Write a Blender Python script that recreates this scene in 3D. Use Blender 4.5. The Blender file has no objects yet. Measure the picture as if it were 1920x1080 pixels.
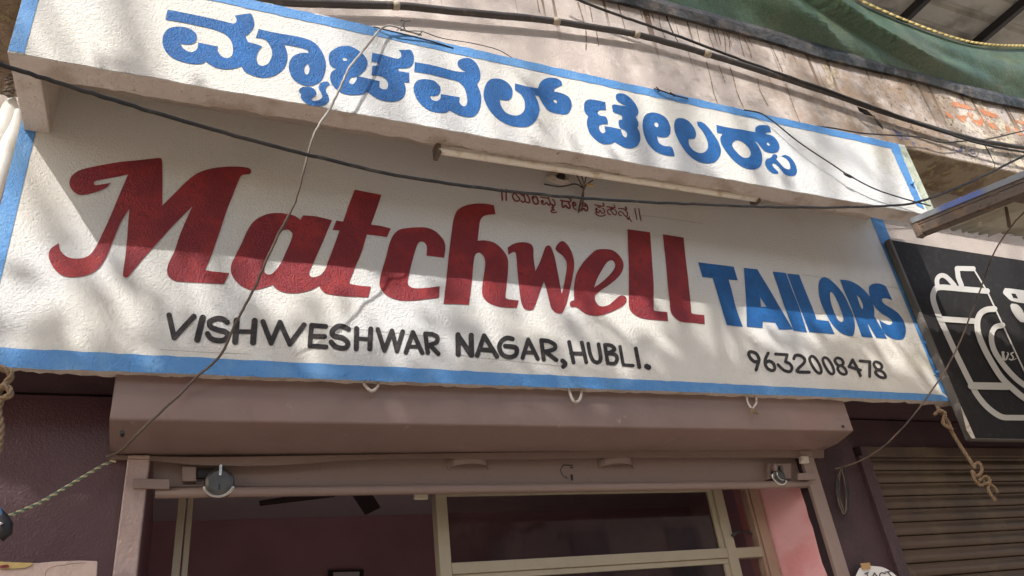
import bpy, math, random
import numpy as np
from mathutils import Vector, Matrix
from mathutils.geometry import tessellate_polygon
random.seed(7)
S = bpy.context.scene
COL = S.collection

# ------------------------------------------------------------------ camera
# surveyed frame of the photograph: X along the shop front, Y into it, Z up (rows in camera axes)
F = 1417.02
RU = np.array([-0.11436758, 0.87313965, -0.47386412])
RX = np.array([0.91905092, -0.0881096, -0.38416417])
RY = np.cross(RU, RX)
R = np.stack([RX, RY, RU])
CAM = np.array([0.0, -2.9, 1.6])
cd = bpy.data.cameras.new('camera')
cam = bpy.data.objects.new('camera', cd); COL.objects.link(cam)
m4 = Matrix([[*R[0], CAM[0]], [*R[1], CAM[1]], [*R[2], CAM[2]], [0, 0, 0, 1]])
cam.matrix_world = m4
cd.sensor_width = 36; cd.lens = F/1920*36
cd.clip_start = .05; cd.clip_end = 600
S.camera = cam

# ------------------------------------------------------------------ light
SUN = Vector((0.447, 0.585, -0.677)).normalized()       # way the sunlight travels
w = bpy.data.worlds.new('World'); S.world = w; w.use_nodes = True
nt = w.node_tree; nt.nodes.clear()
sky = nt.nodes.new('ShaderNodeTexSky'); sky.sky_type = 'NISHITA'; sky.sun_disc = False
sky.sun_elevation = math.radians(42.6)
sky.sun_rotation = math.atan2(-SUN.x, -SUN.y)
sky.dust_density = 3.0; sky.air_density = 1.2
bg = nt.nodes.new('ShaderNodeBackground'); bg.inputs['Strength'].default_value = 0.15
ow = nt.nodes.new('ShaderNodeOutputWorld')
nt.links.new(sky.outputs[0], bg.inputs[0]); nt.links.new(bg.outputs[0], ow.inputs[0])
sl = bpy.data.lights.new('sun', 'SUN'); sl.energy = 2.5; sl.angle = math.radians(.53); sl.color = (1, .97, .93)
so = bpy.data.objects.new('sun', sl); COL.objects.link(so)
so.rotation_euler = SUN.to_track_quat('-Z', 'Y').to_euler(); so.location = (-5, -8, 12)
S.view_settings.view_transform = 'Standard'; S.view_settings.look = 'None'
S.view_settings.exposure = 1.18; S.view_settings.gamma = 1
S.cycles.max_bounces = 8; S.cycles.diffuse_bounces = 5

# ------------------------------------------------------------------ helpers
def P(px, py, y=0.0):
    """the point of the plane Y = y that stands at a pixel of the 1920 x 1080 photograph"""
    d = R @ np.array([px-960, -(py-540), -F]); d = d/d[1]
    p = CAM + d*(y-CAM[1])
    return (float(p[0]), float(p[1]), float(p[2]))
def PX(px, py, y=0.0): return P(px, py, y)[0]
def PZ(px, py, y=0.0): return P(px, py, y)[2]

def mat(name, base, rough=.8, spec=.3, bump=(), var=None, metal=0, coat=0, stain=()):
    """procedural material; bump: (scale, strength, distance) list; var: (scale, colour2, lo, hi)"""
    m = bpy.data.materials.new(name); m.use_nodes = True
    t = m.node_tree; b = t.nodes['Principled BSDF']
    b.inputs['Roughness'].default_value = rough
    b.inputs['Specular IOR Level'].default_value = spec
    b.inputs['Metallic'].default_value = metal
    b.inputs['Coat Weight'].default_value = coat
    g = t.nodes.new('ShaderNodeNewGeometry'); pos = g.outputs['Position']
    def noise(scale, detail=4, vec=None, rough_=.55):
        n = t.nodes.new('ShaderNodeTexNoise'); n.inputs['Scale'].default_value = scale
        n.inputs['Detail'].default_value = detail; n.inputs['Roughness'].default_value = rough_
        t.links.new(vec or pos, n.inputs['Vector']); return n.outputs['Fac']
    def ramp(fac, lo, hi):
        r = t.nodes.new('ShaderNodeMapRange'); r.inputs['From Min'].default_value = lo
        r.inputs['From Max'].default_value = hi; r.interpolation_type = 'SMOOTHSTEP'
        t.links.new(fac, r.inputs['Value']); return r.outputs[0]
    def mix(fac, a, b2):
        x = t.nodes.new('ShaderNodeMix'); x.data_type = 'RGBA'
        if hasattr(fac, 'links'): t.links.new(fac, x.inputs[0])
        else: x.inputs[0].default_value = fac
        for s, v in ((6, a), (7, b2)):
            if hasattr(v, 'links'): t.links.new(v, x.inputs[s])
            else: x.inputs[s].default_value = (*v, 1)
        return x.outputs[2]
    def mathn(op, a, b2):
        x = t.nodes.new('ShaderNodeMath'); x.operation = op; x.use_clamp = True
        for s, v in ((0, a), (1, b2)):
            if hasattr(v, 'links'): t.links.new(v, x.inputs[s])
            else: x.inputs[s].default_value = v
        return x.outputs[0]
    c = base
    for (sc, c2, lo, hi) in (var or []):
        c = mix(ramp(noise(sc), lo, hi), c, c2)
    for st in stain:      # (kind, ...) shaped stains, fixed to the wall
        if st[0] == 'drip':      # thin runs of dirt under a ledge: x scale, z scale, colour, lo, hi, z0, z1
            _, sx, sz, c2, lo, hi, z0, z1 = st
            mp = t.nodes.new('ShaderNodeMapping'); mp.inputs['Scale'].default_value = (sx, sx*.3, sz)
            t.links.new(pos, mp.inputs['Vector'])
            f = ramp(noise(1, 2, mp.outputs[0]), lo, hi)
            sep = t.nodes.new('ShaderNodeSeparateXYZ'); t.links.new(pos, sep.inputs[0])
            zz = mathn('ADD', sep.outputs[2], 0) if False else sep.outputs[2]
            c = mix(mathn('MULTIPLY', f, ramp(zz, z0, z1)), c, c2)
        if st[0] == 'low':       # the lower stretch is older and browner
            sep = t.nodes.new('ShaderNodeSeparateXYZ'); t.links.new(pos, sep.inputs[0])
            c = mix(ramp(mathn('SUBTRACT', st[2], sep.outputs[2]), 0, st[2]-st[3]), c, st[1])
        if st[0] == 'grime':     # dirt that grows along x: colour, noise scale, lo, hi, x0, x1
            _, c2, sc, lo, hi, x0, x1 = st
            sep = t.nodes.new('ShaderNodeSeparateXYZ'); t.links.new(pos, sep.inputs[0])
            c = mix(mathn('MULTIPLY', ramp(noise(sc, 8, None, .7), lo, hi), ramp(sep.outputs[0], x0, x1)), c, c2)
    if hasattr(c, 'links'): t.links.new(c, b.inputs['Base Color'])
    else: b.inputs['Base Color'].default_value = (*c, 1)
    prev = None
    for (sc, st, di) in bump:
        bn = t.nodes.new('ShaderNodeBump'); bn.inputs['Strength'].default_value = st
        bn.inputs['Distance'].default_value = di
        t.links.new(noise(sc, 5), bn.inputs['Height'])
        if prev: t.links.new(prev, bn.inputs['Normal'])
        prev = bn.outputs[0]
    if prev: t.links.new(prev, b.inputs['Normal'])
    return m

PB = [(20, .12, .02), (85, .65, .009), (200, .9, .006)]          # the relief of the hand-thrown plaster
M = {}
M['white'] = mat('white_limewash', (.71, .685, .625), .9, .12, PB,
     [(2.2, (.62, .60, .55), .42, .8), (60, (.62, .60, .54), .6, .75), (.7, (.66, .66, .65), .45, .6), (200, (.52, .49, .44), .62, .74)], stain=[('grime', (.52, .48, .38), 3, .45, .75, 2.6, 4.3)])
M['band'] = mat('light_blue_paint', (.085, .26, .56), .42, .4, PB, [(9, (.13, .31, .58), .45, .7), (70, (.06, .17, .4), .62, .75)])
M['blue'] = mat('blue_enamel', (.005, .098, .31), .32, .4, [(85, .5, .008), (150, 1.0, .010)], [(7, (.010, .14, .43), .4, .7), (34, (.006, .085, .27), .5, .7), (260, (.04, .18, .46), .66, .72)])
M['red'] = mat('red_enamel', (.215, .020, .028), .36, .38, [(85, .5, .008), (150, 1.0, .009)], [(6, (.33, .03, .032), .4, .66), (30, (.20, .018, .028), .5, .7), (260, (.44, .06, .05), .67, .73)])
M['red2'] = mat('thin_red_paint', (.24, .045, .045), .6, .3, PB)
M['black'] = mat('worn_black_paint', (.022, .019, .020), .5, .35, PB, [(26, (.06, .048, .045), .45, .7), (150, (.30, .28, .25), .68, .74)])
M['pink'] = mat('pale_pink_plaster', (.60, .52, .47), .85, .2, PB,
     [(1.6, (.50, .42, .38), .42, .7), (14, (.66, .59, .53), .5, .7)],
     stain=[('grime', (.33, .24, .17), 3.2, .36, .58, 2.5, 4.0), ('grime', (.38, .33, .29), 11, .5, .66, 1.0, 3.4), ('grime', (.72, .63, .48), 8, .48, .6, 4.4, 5.4), ('grime', (.12, .09, .07), 26, .54, .64, 3.4, 4.8),
            ('drip', 17, .55, (.20, .14, .10), .60, .645, 4.62, 5.15)])
M['soffit'] = mat('mossy_rough_concrete', (.50, .39, .28), .9, .1, [(30, .9, .03), (120, .9, .01)],
     [(7, (.30, .22, .15), .4, .6), (22, (.52, .44, .25), .55, .65)])
M['bare'] = mat('bare_plaster_edge', (.60, .53, .47), .9, .15, [(18, .7, .03), (90, .8, .01)], [(5, (.45, .37, .30), .5, .68), (30, (.22, .17, .13), .66, .74)])
M['grey'] = mat('plain_pinkish_plaster', (.52, .45, .40), .9, .15, PB, [(2, (.43, .36, .32), .4, .7)])
M['moss'] = mat('greenish_plaster_margin', (.50, .53, .42), .9, .15, PB, [(12, (.30, .34, .26), .45, .65)])
M['maroon'] = mat('maroon_gloss_paint', (.098, .046, .051), .34, .5, [(8, .3, .02), (110, .6, .005)], [(3, (.085, .038, .046), .4, .7)])
M['maroon2'] = mat('dark_maroon_paint', (.07, .035, .042), .5, .35, PB, [(6, (.05, .028, .03), .4, .7), (50, (.12, .09, .09), .68, .74)])
M['hood'] = mat('brown_painted_sheet_metal', (.25, .175, .153), .40, .4, [(2.5, .35, .04), (60, .15, .004)], [(3, (.215, .15, .13), .4, .7), (1.2, (.27, .165, .148), .5, .7), (11, (.36, .27, .25), .66, .76), (120, (.14, .10, .09), .70, .76)])
M['steel'] = mat('brown_painted_steel', (.25, .177, .148), .45, .45, [(40, .25, .004)], [(12, (.24, .17, .14), .45, .7), (60, (.16, .11, .09), .66, .73)])
M['steel_wet'] = mat('thick_glossy_brown_paint', (.44, .32, .28), .3, .6, [(30, .8, .012), (90, .6, .004)], [(8, (.36, .25, .21), .45, .7)])
M['cream'] = mat('cream_window_paint', (.38, .325, .235), .5, .4, [(50, .2, .004)], [(9, (.35, .30, .22), .45, .7)])
M['creamdark'] = mat('brown_window_stile', (.38, .26, .19), .5, .4, [(50, .2, .004)], [(9, (.30, .2, .14), .45, .7)])
M['reveal'] = mat('pink_wall_paint', (.70, .37, .38), .7, .3, [(12, .3, .02)], [(4, (.66, .28, .28), .45, .7)])
M['room'] = mat('mauve_room_paint', (.48, .28, .33), .8, .2, [(12, .2, .01)], [(2, (.42, .24, .29), .4, .7)])
M['ceil'] = mat('grey_ceiling', (.60, .58, .60), .85, .2)
M['dark'] = mat('dark_iron', (.025, .022, .022), .5, .4, [(60, .3, .004)])
M['darkpanel'] = mat('dark_backing_and_gap_shade', (.035, .022, .026), .6, .3)  # near black; beside the right rail it stands in for shade
M['cable'] = mat('black_cable_rubber', (.030, .028, .028), .6, .35, [(150, .3, .002)], [(25, (.08, .073, .065), .5, .7), (5, (.05, .045, .04), .5, .6)])
M['pipe'] = mat('weathered_black_pipe', (.060, .052, .048), .6, .35, [(60, .4, .004)], [(14, (.11, .09, .075), .5, .7)])
M['tape'] = mat('faded_binding', (.38, .32, .24), .8, .2, [(90, .5, .004)])
M['wire'] = mat('grey_sheathed_wire', (.42, .39, .35), .55, .35, [], [(9, (.26, .21, .17), .5, .62)], stain=[('low', (.11, .08, .06), 3.9, 3.55)])
M['wirebrown'] = mat('brown_dusty_wire', (.16, .11, .08), .6, .3, [], [(14, (.07, .06, .055), .45, .6)])
M['rope'] = mat('jute_rope', (.27, .19, .12), .95, .1, [(140, .9, .006)], [(30, (.24, .16, .10), .45, .65)])
M['cord'] = mat('cream_cord', (.55, .50, .30), .9, .1, [(140, .6, .004)])
M['cordgreen'] = mat('green_cord', (.16, .20, .14), .9, .1, [(140, .6, .004)])
M['hook'] = mat('limewashed_iron', (.60, .54, .48), .8, .2, [(80, .8, .006)], [(40, (.42, .34, .28), .5, .65)])
M['chrome'] = mat('worn_chrome', (.55, .52, .48), .22, .5, [(40, .2, .003)], None, 1)
M['lock'] = mat('dull_lock_body', (.11, .105, .10), .35, .5, [(60, .3, .003)], [(25, (.10, .09, .085), .45, .65)], .8)
M['tube'] = mat('dusty_tube_glass', (.74, .68, .58), .35, .4, [], [(12, (.56, .46, .33), .5, .68)])
M['rust'] = mat('rusty_steel', (.125, .098, .080), .8, .2, [(50, .6, .006)], [(12, (.19, .125, .085), .48, .68), (30, (.07, .055, .05), .55, .7)])
M['awn'] = mat('weathered_grey_sheet', (.42, .40, .32), .75, .2, [(9, .4, .02), (60, .4, .004)], [(4, (.32, .29, .22), .42, .65), (18, (.48, .46, .40), .55, .7)])
M['awnblue'] = mat('blue_edge_paint', (.12, .16, .36), .6, .3, [(50, .4, .004)], [(3, (.22, .23, .24), .40, .52)])
M['roof'] = mat('grey_roof_sheet', (.50, .48, .41), .6, .3, [(40, .2, .004)], [(3, (.27, .25, .21), .45, .7)])
M['pencil'] = mat('faint_pencil_line', (.42, .40, .36), .9, .1, PB)
M['dirt'] = mat('brown_dirt_run', (.23, .17, .12), .9, .1, PB, [(60, (.48, .40, .34), .5, .65)])
M['dirt2'] = mat('olive_dirt_patch', (.36, .28, .19), .9, .1, PB, [(30, (.50, .42, .34), .42, .6)])
M['tarp'] = mat('green_tarpaulin', (.085, .135, .080), .42, .4, [(6, .4, .04), (90, .2, .003)], [(2.0, (.13, .155, .09), .42, .7), (7, (.15, .15, .09), .62, .75), (200, (.03, .06, .04), .5, .6)])
M['hem'] = mat('ochre_hem', (.40, .31, .12), .8, .2, [(90, .3, .003)], [(12, (.30, .25, .11), .5, .7)])
M['poly'] = mat('dirty_black_sheet', (.085, .080, .076), .45, .4, [(12, .8, .03), (50, .4, .006)], [(8, (.17, .14, .12), .52, .68), (3, (.03, .03, .03), .5, .6)])
M['board'] = mat('black_printed_flex', (.022, .020, .020), .8, .15, [(6, .15, .02)], [(30, (.03, .028, .028), .5, .7)])
M['boardedge'] = mat('dusty_board_edge', (.11, .10, .09), .7, .2, [(50, .5, .005)], [(15, (.2, .18, .16), .55, .7)])
M['print'] = mat('off_white_print', (.50, .48, .44), .6, .3)
M['orange'] = mat('faded_orange_paint', (.56, .22, .11), .8, .2, PB, [(22, (.58, .38, .25), .5, .62)])
M['violet'] = mat('faded_violet_paint', (.14, .14, .24), .8, .2, PB, [(20, (.36, .30, .28), .45, .6)])
M['pvc'] = mat('white_plastic_pipe', (.78, .78, .74), .4, .4, [(20, .1, .01)], [(7, (.66, .64, .58), .5, .75)])
M['brownwall'] = mat('shaded_brown_wall', (.55, .48, .42), .9, .15, PB, [(3, (.46, .39, .34), .4, .7)])
M['paper'] = mat('white_paper', (.72, .70, .68), .8, .2, [(9, .3, .01)])
M['ptape'] = mat('brown_packing_tape', (.42, .24, .09), .4, .4)
M['poster'] = mat('peeling_painted_board', (.56, .42, .36), .8, .2, [(14, .8, .02), (60, .5, .004)], [(6, (.62, .50, .40), .5, .6)])
M['ochre'] = mat('peeling_ochre_paint', (.55, .40, .16), .8, .2, [(60, .6, .005)])
M['slat'] = mat('brown_shutter_slat', (.088, .058, .040), .55, .3, [(30, .2, .004)], [(5, (.065, .045, .034), .4, .65), (3, (.115, .082, .048), .5, .7), (40, (.06, .045, .04), .6, .7)])
M['bulb'] = mat('blue_bulb_glass', (.10, .25, .45), .15, .6)
M['plastic'] = mat('cream_plastic', (.62, .56, .42), .4, .4)
M['leaf'] = mat('tree_leaf', (.055, .085, .025), .6, .3, [], [(.8, (.035, .06, .018), .4, .6)])
M['bark'] = mat('tree_bark', (.11, .08, .06), .9, .1, [(14, .9, .03)])
M['street'] = mat('dusty_street', (.34, .275, .215), .9, .15, [(30, .5, .01)], [(.6, (.28, .225, .175), .4, .65)])
M['paving'] = mat('concrete_paving', (.44, .37, .31), .9, .15, [(30, .5, .01)], [(1.5, (.33, .28, .22), .4, .65)])
M['facade'] = mat('cream_facade_paint', (.48, .38, .28), .85, .2, PB, [(.7, (.40, .32, .24), .4, .7)])
M['shutterblue'] = mat('faded_green_door', (.12, .20, .17), .6, .3)
M['windowdark'] = mat('dark_window_glass', (.03, .035, .04), .1, .6)

def glass_mat():
    m = bpy.data.materials.new('window_glass'); m.use_nodes = True; t = m.node_tree; t.nodes.clear()
    o = t.nodes.new('ShaderNodeOutputMaterial'); tr = t.nodes.new('ShaderNodeBsdfTransparent')
    tr.inputs[0].default_value = (.75, .72, .72, 1)
    gl = t.nodes.new('ShaderNodeBsdfGlossy'); gl.inputs['Roughness'].default_value = .03
    df = t.nodes.new('ShaderNodeBsdfDiffuse'); df.inputs[0].default_value = (.16, .10, .10, 1)
    fr = t.nodes.new('ShaderNodeFresnel'); fr.inputs[0].default_value = 1.5
    mx = t.nodes.new('ShaderNodeMixShader'); mx2 = t.nodes.new('ShaderNodeMixShader')
    g = t.nodes.new('ShaderNodeNewGeometry'); n = t.nodes.new('ShaderNodeTexNoise'); n.inputs['Scale'].default_value = 3
    n.inputs['Detail'].default_value = 8
    r = t.nodes.new('ShaderNodeMapRange'); r.inputs['From Min'].default_value = .45; r.inputs['From Max'].default_value = .9
    r.inputs['To Max'].default_value = .4; r.inputs['To Min'].default_value = .03
    t.links.new(g.outputs['Position'], n.inputs['Vector']); t.links.new(n.outputs['Fac'], r.inputs['Value'])
    t.links.new(fr.outputs[0], mx.inputs[0]); t.links.new(tr.outputs[0], mx.inputs[1]); t.links.new(gl.outputs[0], mx.inputs[2])
    t.links.new(r.outputs[0], mx2.inputs[0]); t.links.new(mx.outputs[0], mx2.inputs[1]); t.links.new(df.outputs[0], mx2.inputs[2])
    t.links.new(mx2.outputs[0], o.inputs[0]); return m
M['glass'] = glass_mat()

def wloc(o):
    v = Vector((0, 0, 0))
    while o: v = v + o.location; o = o.parent
    return v
def tag(o, label=None, cat=None, group=None, kind=None):
    if label: o['label'] = label
    if cat: o['category'] = cat
    if group: o['group'] = group
    if kind: o['kind'] = kind
    return o
def thing(name, label, cat, loc, group=None):
    o = bpy.data.objects.new(name, None); COL.objects.link(o); o.location = loc
    o.empty_display_size = .1
    return tag(o, label, cat, group)
class MB:
    def __init__(s): s.v = []; s.f = []; s.sm = []
    def face(s, pts, smooth=False):
        n = len(s.v); s.v += [tuple(p) for p in pts]; s.f.append(tuple(range(n, n+len(pts)))); s.sm.append(smooth); return s
    def idx(s, verts, faces, smooth=False):
        n = len(s.v); s.v += [tuple(p) for p in verts]
        for f in faces: s.f.append(tuple(n+i for i in f)); s.sm.append(smooth)
        return s
    def hexa(s, a, b):      # a, b: two quads facing each other
        n = len(s.v); s.v += [tuple(p) for p in a]+[tuple(p) for p in b]
        for f in ((0, 1, 2, 3), (7, 6, 5, 4), (0, 4, 5, 1), (1, 5, 6, 2), (2, 6, 7, 3), (3, 7, 4, 0)):
            s.f.append(tuple(n+i for i in f)); s.sm.append(False)
        return s
    def box(s, x0, x1, y0, y1, z0, z1):
        return s.hexa([(x0, y0, z0), (x1, y0, z0), (x1, y0, z1), (x0, y0, z1)], [(x0, y1, z0), (x1, y1, z0), (x1, y1, z1), (x0, y1, z1)])
    def slab(s, px, y, t):  # quad of pixels standing in the plane y, t deep
        a = [P(u, v, y) for u, v in px]; return s.hexa(a, [(p[0], p[1]+t, p[2]) for p in a])
    def prism(s, pts, off):  # polygon pushed by the vector off
        n = len(s.v); k = len(pts); s.v += [tuple(p) for p in pts]+[tuple(Vector(p)+Vector(off)) for p in pts]
        s.f.append(tuple(range(n, n+k))); s.sm.append(False)
        s.f.append(tuple(range(n+2*k-1, n+k-1, -1))); s.sm.append(False)
        for i in range(k):
            j = (i+1) % k; s.f.append((n+i, n+k+i, n+k+j, n+j)); s.sm.append(False)
        return s
    def tube(s, pts, r, sides=8, cap=True):
        pts = [Vector(p) for p in pts]; n0 = len(s.v); k = len(pts)
        rr = r if hasattr(r, '__len__') else [r]*k
        up = Vector((0.13, .21, .97)).normalized(); u = None
        for i, p in enumerate(pts):
            t = (pts[min(i+1, k-1)]-pts[max(i-1, 0)])
            t = t.normalized() if t.length > 1e-9 else Vector((0, 0, 1))
            if u is None:
                u = t.cross(up); u = u.normalized() if u.length > 1e-4 else t.cross(Vector((1, 0, 0))).normalized()
            u = (u-t*u.dot(t)).normalized()
            w_ = t.cross(u)
            for a in range(sides):
                an = 2*math.pi*a/sides; q = p+(u*math.cos(an)+w_*math.sin(an))*rr[i]; s.v.append(tuple(q))
        for i in range(k-1):
            for a in range(sides):
                b = (a+1) % sides
                s.f.append((n0+i*sides+a, n0+i*sides+b, n0+(i+1)*sides+b, n0+(i+1)*sides+a)); s.sm.append(True)
        if cap:
            s.f.append(tuple(n0+a for a in reversed(range(sides)))); s.sm.append(False)
            s.f.append(tuple(n0+(k-1)*sides+a for a in range(sides))); s.sm.append(False)
        return s
    def build(s, name, m, parent=None, bevel=0):
        off = wloc(parent) if parent else Vector((0, 0, 0))
        me = bpy.data.meshes.new(name)
        me.from_pydata([(a-off.x, b-off.y, c-off.z) for a, b, c in s.v], [], s.f); me.update()
        me.polygons.foreach_set('use_smooth', s.sm)
        me.materials.append(M[m])
        o = bpy.data.objects.new(name, me); COL.objects.link(o)
        if parent: o.parent = parent
        if bevel:
            b = o.modifiers.new('bevel', 'BEVEL'); b.width = bevel; b.segments = 2; b.limit_method = 'ANGLE'
        return o
def catmull(pts, n=6, closed=False):
    pts = [np.array(p, float) for p in pts]; out = []; k = len(pts)
    rng = range(k if closed else k-1)
    for i in rng:
        g = (lambda j: pts[j % k]) if closed else (lambda j: pts[min(max(j, 0), k-1)])
        a, b, c, d = g(i-1), g(i), g(i+1), g(i+2)
        for q in range(n):
            t = q/n
            out.append(.5*((2*b)+(-a+c)*t+(2*a-5*b+4*c-d)*t*t+(-a+3*b-3*c+d)*t**3))
    if not closed: out.append(pts[-1])
    return out
def outline(s, ox, oy, sc, n=4):
    """'x,y x,y! ...' in a magnified crop -> smoothed pixel outline; ! marks a sharp corner"""
    pts = []; cor = []
    for tkn in s.split():
        c = tkn.endswith('!'); a, b = tkn.rstrip('!').split(','); pts.append((float(a)/sc+ox, float(b)/sc+oy)); cor.append(c)
    k = len(pts); out = []
    for i in range(k):
        b, c = np.array(pts[i]), np.array(pts[(i+1) % k])
        a = 2*b-c if cor[i] else np.array(pts[i-1]); d = 2*c-b if cor[(i+1) % k] else np.array(pts[(i+2) % k])
        L = np.linalg.norm(c-b)
        if (cor[i] and cor[(i+1) % k]) or L < 1: out.append(b); continue
        # centripetal-ish tangents, clipped to the chord length
        m0 = (c-a)*.5; m1 = (d-b)*.5
        for mm in (m0, m1):
            l = np.linalg.norm(mm)
            if l > L: mm *= L/l
        for q in range(n):
            t = q/n
            out.append((2*t**3-3*t*t+1)*b+(t**3-2*t*t+t)*m0+(-2*t**3+3*t*t)*c+(t**3-t*t)*m1)
    return out
def painted(name, m, parent, win, loops, y, label=None):
    """flat painted shape with holes on the plane y"""
    ls = [outline(l, *win) for l in loops]
    vec = [[Vector((p[0], p[1], 0)) for p in l] for l in ls]
    tris = tessellate_polygon(vec); flat = [p for l in ls for p in l]
    mb = MB(); mb.idx([P(p[0], p[1], y) for p in flat], [tuple(reversed(t)) for t in tris])
    o = mb.build(name, m, parent)
    fixn(o)
    if label: o['label'] = label
    return o
def fixn(o):
    me = o.data
    flip = [p for p in me.polygons if p.normal.y > 0]
    for p in flip: p.flip()
    me.update()
def stroked(name, m, parent, win, strokes, width, y, label=None, step=.8, rough=.25):
    """brush strokes (polylines with round ends) merged into one flat painted shape"""
    ox, oy, sc = win; segs = []
    for st in strokes:
        closed = st.endswith('@'); curve = not st.startswith('-'); wd = width
        s2 = st.strip('@-')
        if ':' in s2: wv, s2 = s2.split(':'); wd = float(wv)
        pts = [tuple(float(q) for q in t.split(',')) for t in s2.split()]
        if curve and len(pts) > 2: pts = catmull(pts, 5, closed)
        if closed: pts = list(pts)+[pts[0]]
        pts = [np.array((p[0]/sc+ox, p[1]/sc+oy)) for p in pts]
        if len(pts) == 1: pts = pts*2
        segs += [(pts[i], pts[i+1], wd/sc/2) for i in range(len(pts)-1)]
    allp = np.array([s[0] for s in segs]+[s[1] for s in segs]); wm = max(s[2] for s in segs)+2
    x0, y0 = allp.min(0)-wm; x1, y1 = allp.max(0)+wm
    xs = np.arange(x0, x1+step, step); ys = np.arange(y0, y1+step, step)
    X, Y = np.meshgrid(xs, ys); D = np.full(X.shape, 1e9)
    for a, b, r in segs:
        d = b-a; L = d@d
        t = np.clip(((X-a[0])*d[0]+(Y-a[1])*d[1])/(L+1e-9), 0, 1)
        D = np.minimum(D, np.hypot(X-a[0]-t*d[0], Y-a[1]-t*d[1])-r)
    rs = np.random.RandomState(int(x0*7+y0) % 9999)
    D = D+rough*(rs.rand(*D.shape)-.5)
    verts = {}; vl = []; faces = []
    def gv(key, p):
        if key not in verts: verts[key] = len(vl); vl.append(P(p[0], p[1], y))
        return verts[key]
    ins = D < 0; H_, W_ = D.shape
    cellany = ins[:-1, :-1] | ins[1:, :-1] | ins[:-1, 1:] | ins[1:, 1:]
    for j, i in zip(*np.nonzero(cellany)):
        c = ((j, i), (j, i+1), (j+1, i+1), (j+1, i)); poly = []
        for q in range(4):
            a = c[q]; b = c[(q+1) % 4]
            if ins[a]: poly.append(gv(a, (xs[a[1]], ys[a[0]])))
            if ins[a] != ins[b]:
                t = D[a]/(D[a]-D[b]); lo, hi = min(a, b), max(a, b)
                poly.append(gv((lo, hi), (xs[a[1]]+(xs[b[1]]-xs[a[1]])*t, ys[a[0]]+(ys[b[0]]-ys[a[0]])*t)))
        if len(poly) > 2: faces.append(tuple(poly))
    mb = MB(); mb.idx(vl, faces); o = mb.build(name, m, parent); fixn(o)
    if label: o['label'] = label
    return o
def path(pp, n=8):      # a smooth run through surveyed points, with the small kinks of a used cable
    c = catmull([P(*q) for q in pp], n); k = .0012 if len(pp) > 12 else 0
    return [tuple(p+np.array([random.uniform(-k, k) for _ in range(3)])) for p in c]
def cable(name, pp, r, m, label, cat, n=8, sides=8, jitter=0):
    pts = path(pp, n)
    if jitter: pts = [tuple(c+random.uniform(-jitter, jitter) for c in p) for p in pts]
    o = MB().tube(pts, r, sides).build(name, m); return tag(o, label, cat)
def twisted(mb, pts, r, strands, turn, k=0, sides=6):
    pts = [Vector(p) for p in pts]; out = []; dist = 0; u = None
    for i, p in enumerate(pts):
        t = (pts[min(i+1, len(pts)-1)]-pts[max(i-1, 0)]).normalized()
        if u is None: u = t.cross(Vector((.1, .9, .3))).normalized()
        u = (u-t*u.dot(t)).normalized(); w_ = t.cross(u)
        if i: dist += (p-pts[i-1]).length
        a = dist*turn+2*math.pi*k/strands
        out.append(p+(u*math.cos(a)+w_*math.sin(a))*r*.55)
    return mb.tube(out, r*.62, sides)

# ================================================================== SETTING
YC = -.44          # face of the upper sign beam
YW = -.34          # face of the balcony wall above it
YP = .30           # face of the pillars and shutter rails
# ground
mb = MB(); mb.box(-60, 60, -90, -1.6, -.3, 0); tag(mb.build('road', 'street'), 'dusty brown street in front of the shops', None, kind='structure')
mb = MB(); mb.box(-60, 60, -1.6, 60, -.3, .12); tag(mb.build('pavement', 'paving'), 'raised concrete pavement below the shop front', None, kind='structure')

def wavy_edge(x0, x1, y0, z, amp, n, seed):
    rs = random.Random(seed); out = []; v = 0
    for i in range(n+1):
        v = v*.6+rs.uniform(-amp, amp); out.append((x0+(x1-x0)*i/n, y0, z+v))
    return out

# --- lower wall (the lintel wall that carries the big sign)
lw = thing('sign_wall', 'white painted wall band with the large red and blue tailor lettering above the shutter', 'wall', (1.7, 0, 2.83))
XL = -.722
zb = lambda x: 2.822+(x-XL)*.0046         # bottom edge of the band
n = 240
top = 4.55
mb = MB()
rs = random.Random(3)
wob = [rs.uniform(-.004, .004) for _ in range(n+1)]
dep = []; v = 0
for i in range(n+1):
    v = v*.7+rs.uniform(-.014, .014)+(.03 if rs.random() < .04 else 0); dep.append(.052+v)
xs = [XL+(9-XL)*(i/n)**1.35 for i in range(n+1)]
for i in range(n):
    a, b = xs[i], xs[i+1]
    za, zc = zb(min(a, 4.4))+wob[i], zb(min(b, 4.4))+wob[i+1]
    mb.face([(a, 0, za), (b, 0, zc), (b, 0, top), (a, 0, top)])
    mb.face([(a, 0, za), (a, dep[i], za+.004), (b, dep[i+1], zc+.004), (b, 0, zc)])
mb.face([(XL, 0, zb(XL)), (XL, 0, top), (XL, .5, top), (XL, .5, zb(XL))])
mb.build('plaster_face', 'grey', lw)
mb = MB()
for i in range(n):
    a, b = xs[i], xs[i+1]
    za, zc = zb(min(a, 4.4))+wob[i], zb(min(b, 4.4))+wob[i+1]
    mb.face([(a, -.0015, za+.002), (a, dep[i], za-.004), (b, dep[i+1], zc-.004), (b, -.0015, zc+.002)])
    mb.face([(a, dep[i], za-.004), (a, dep[i], za+.012), (b, dep[i+1], zc+.012), (b, dep[i+1], zc-.004)])
mb.build('crumbling_edge', 'bare', lw)
mb = MB(); mb.box(XL-.6, 9, .03, YP+.9, 2.835+.012, 2.95); mb.build('underside', 'maroon2', lw)

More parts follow.
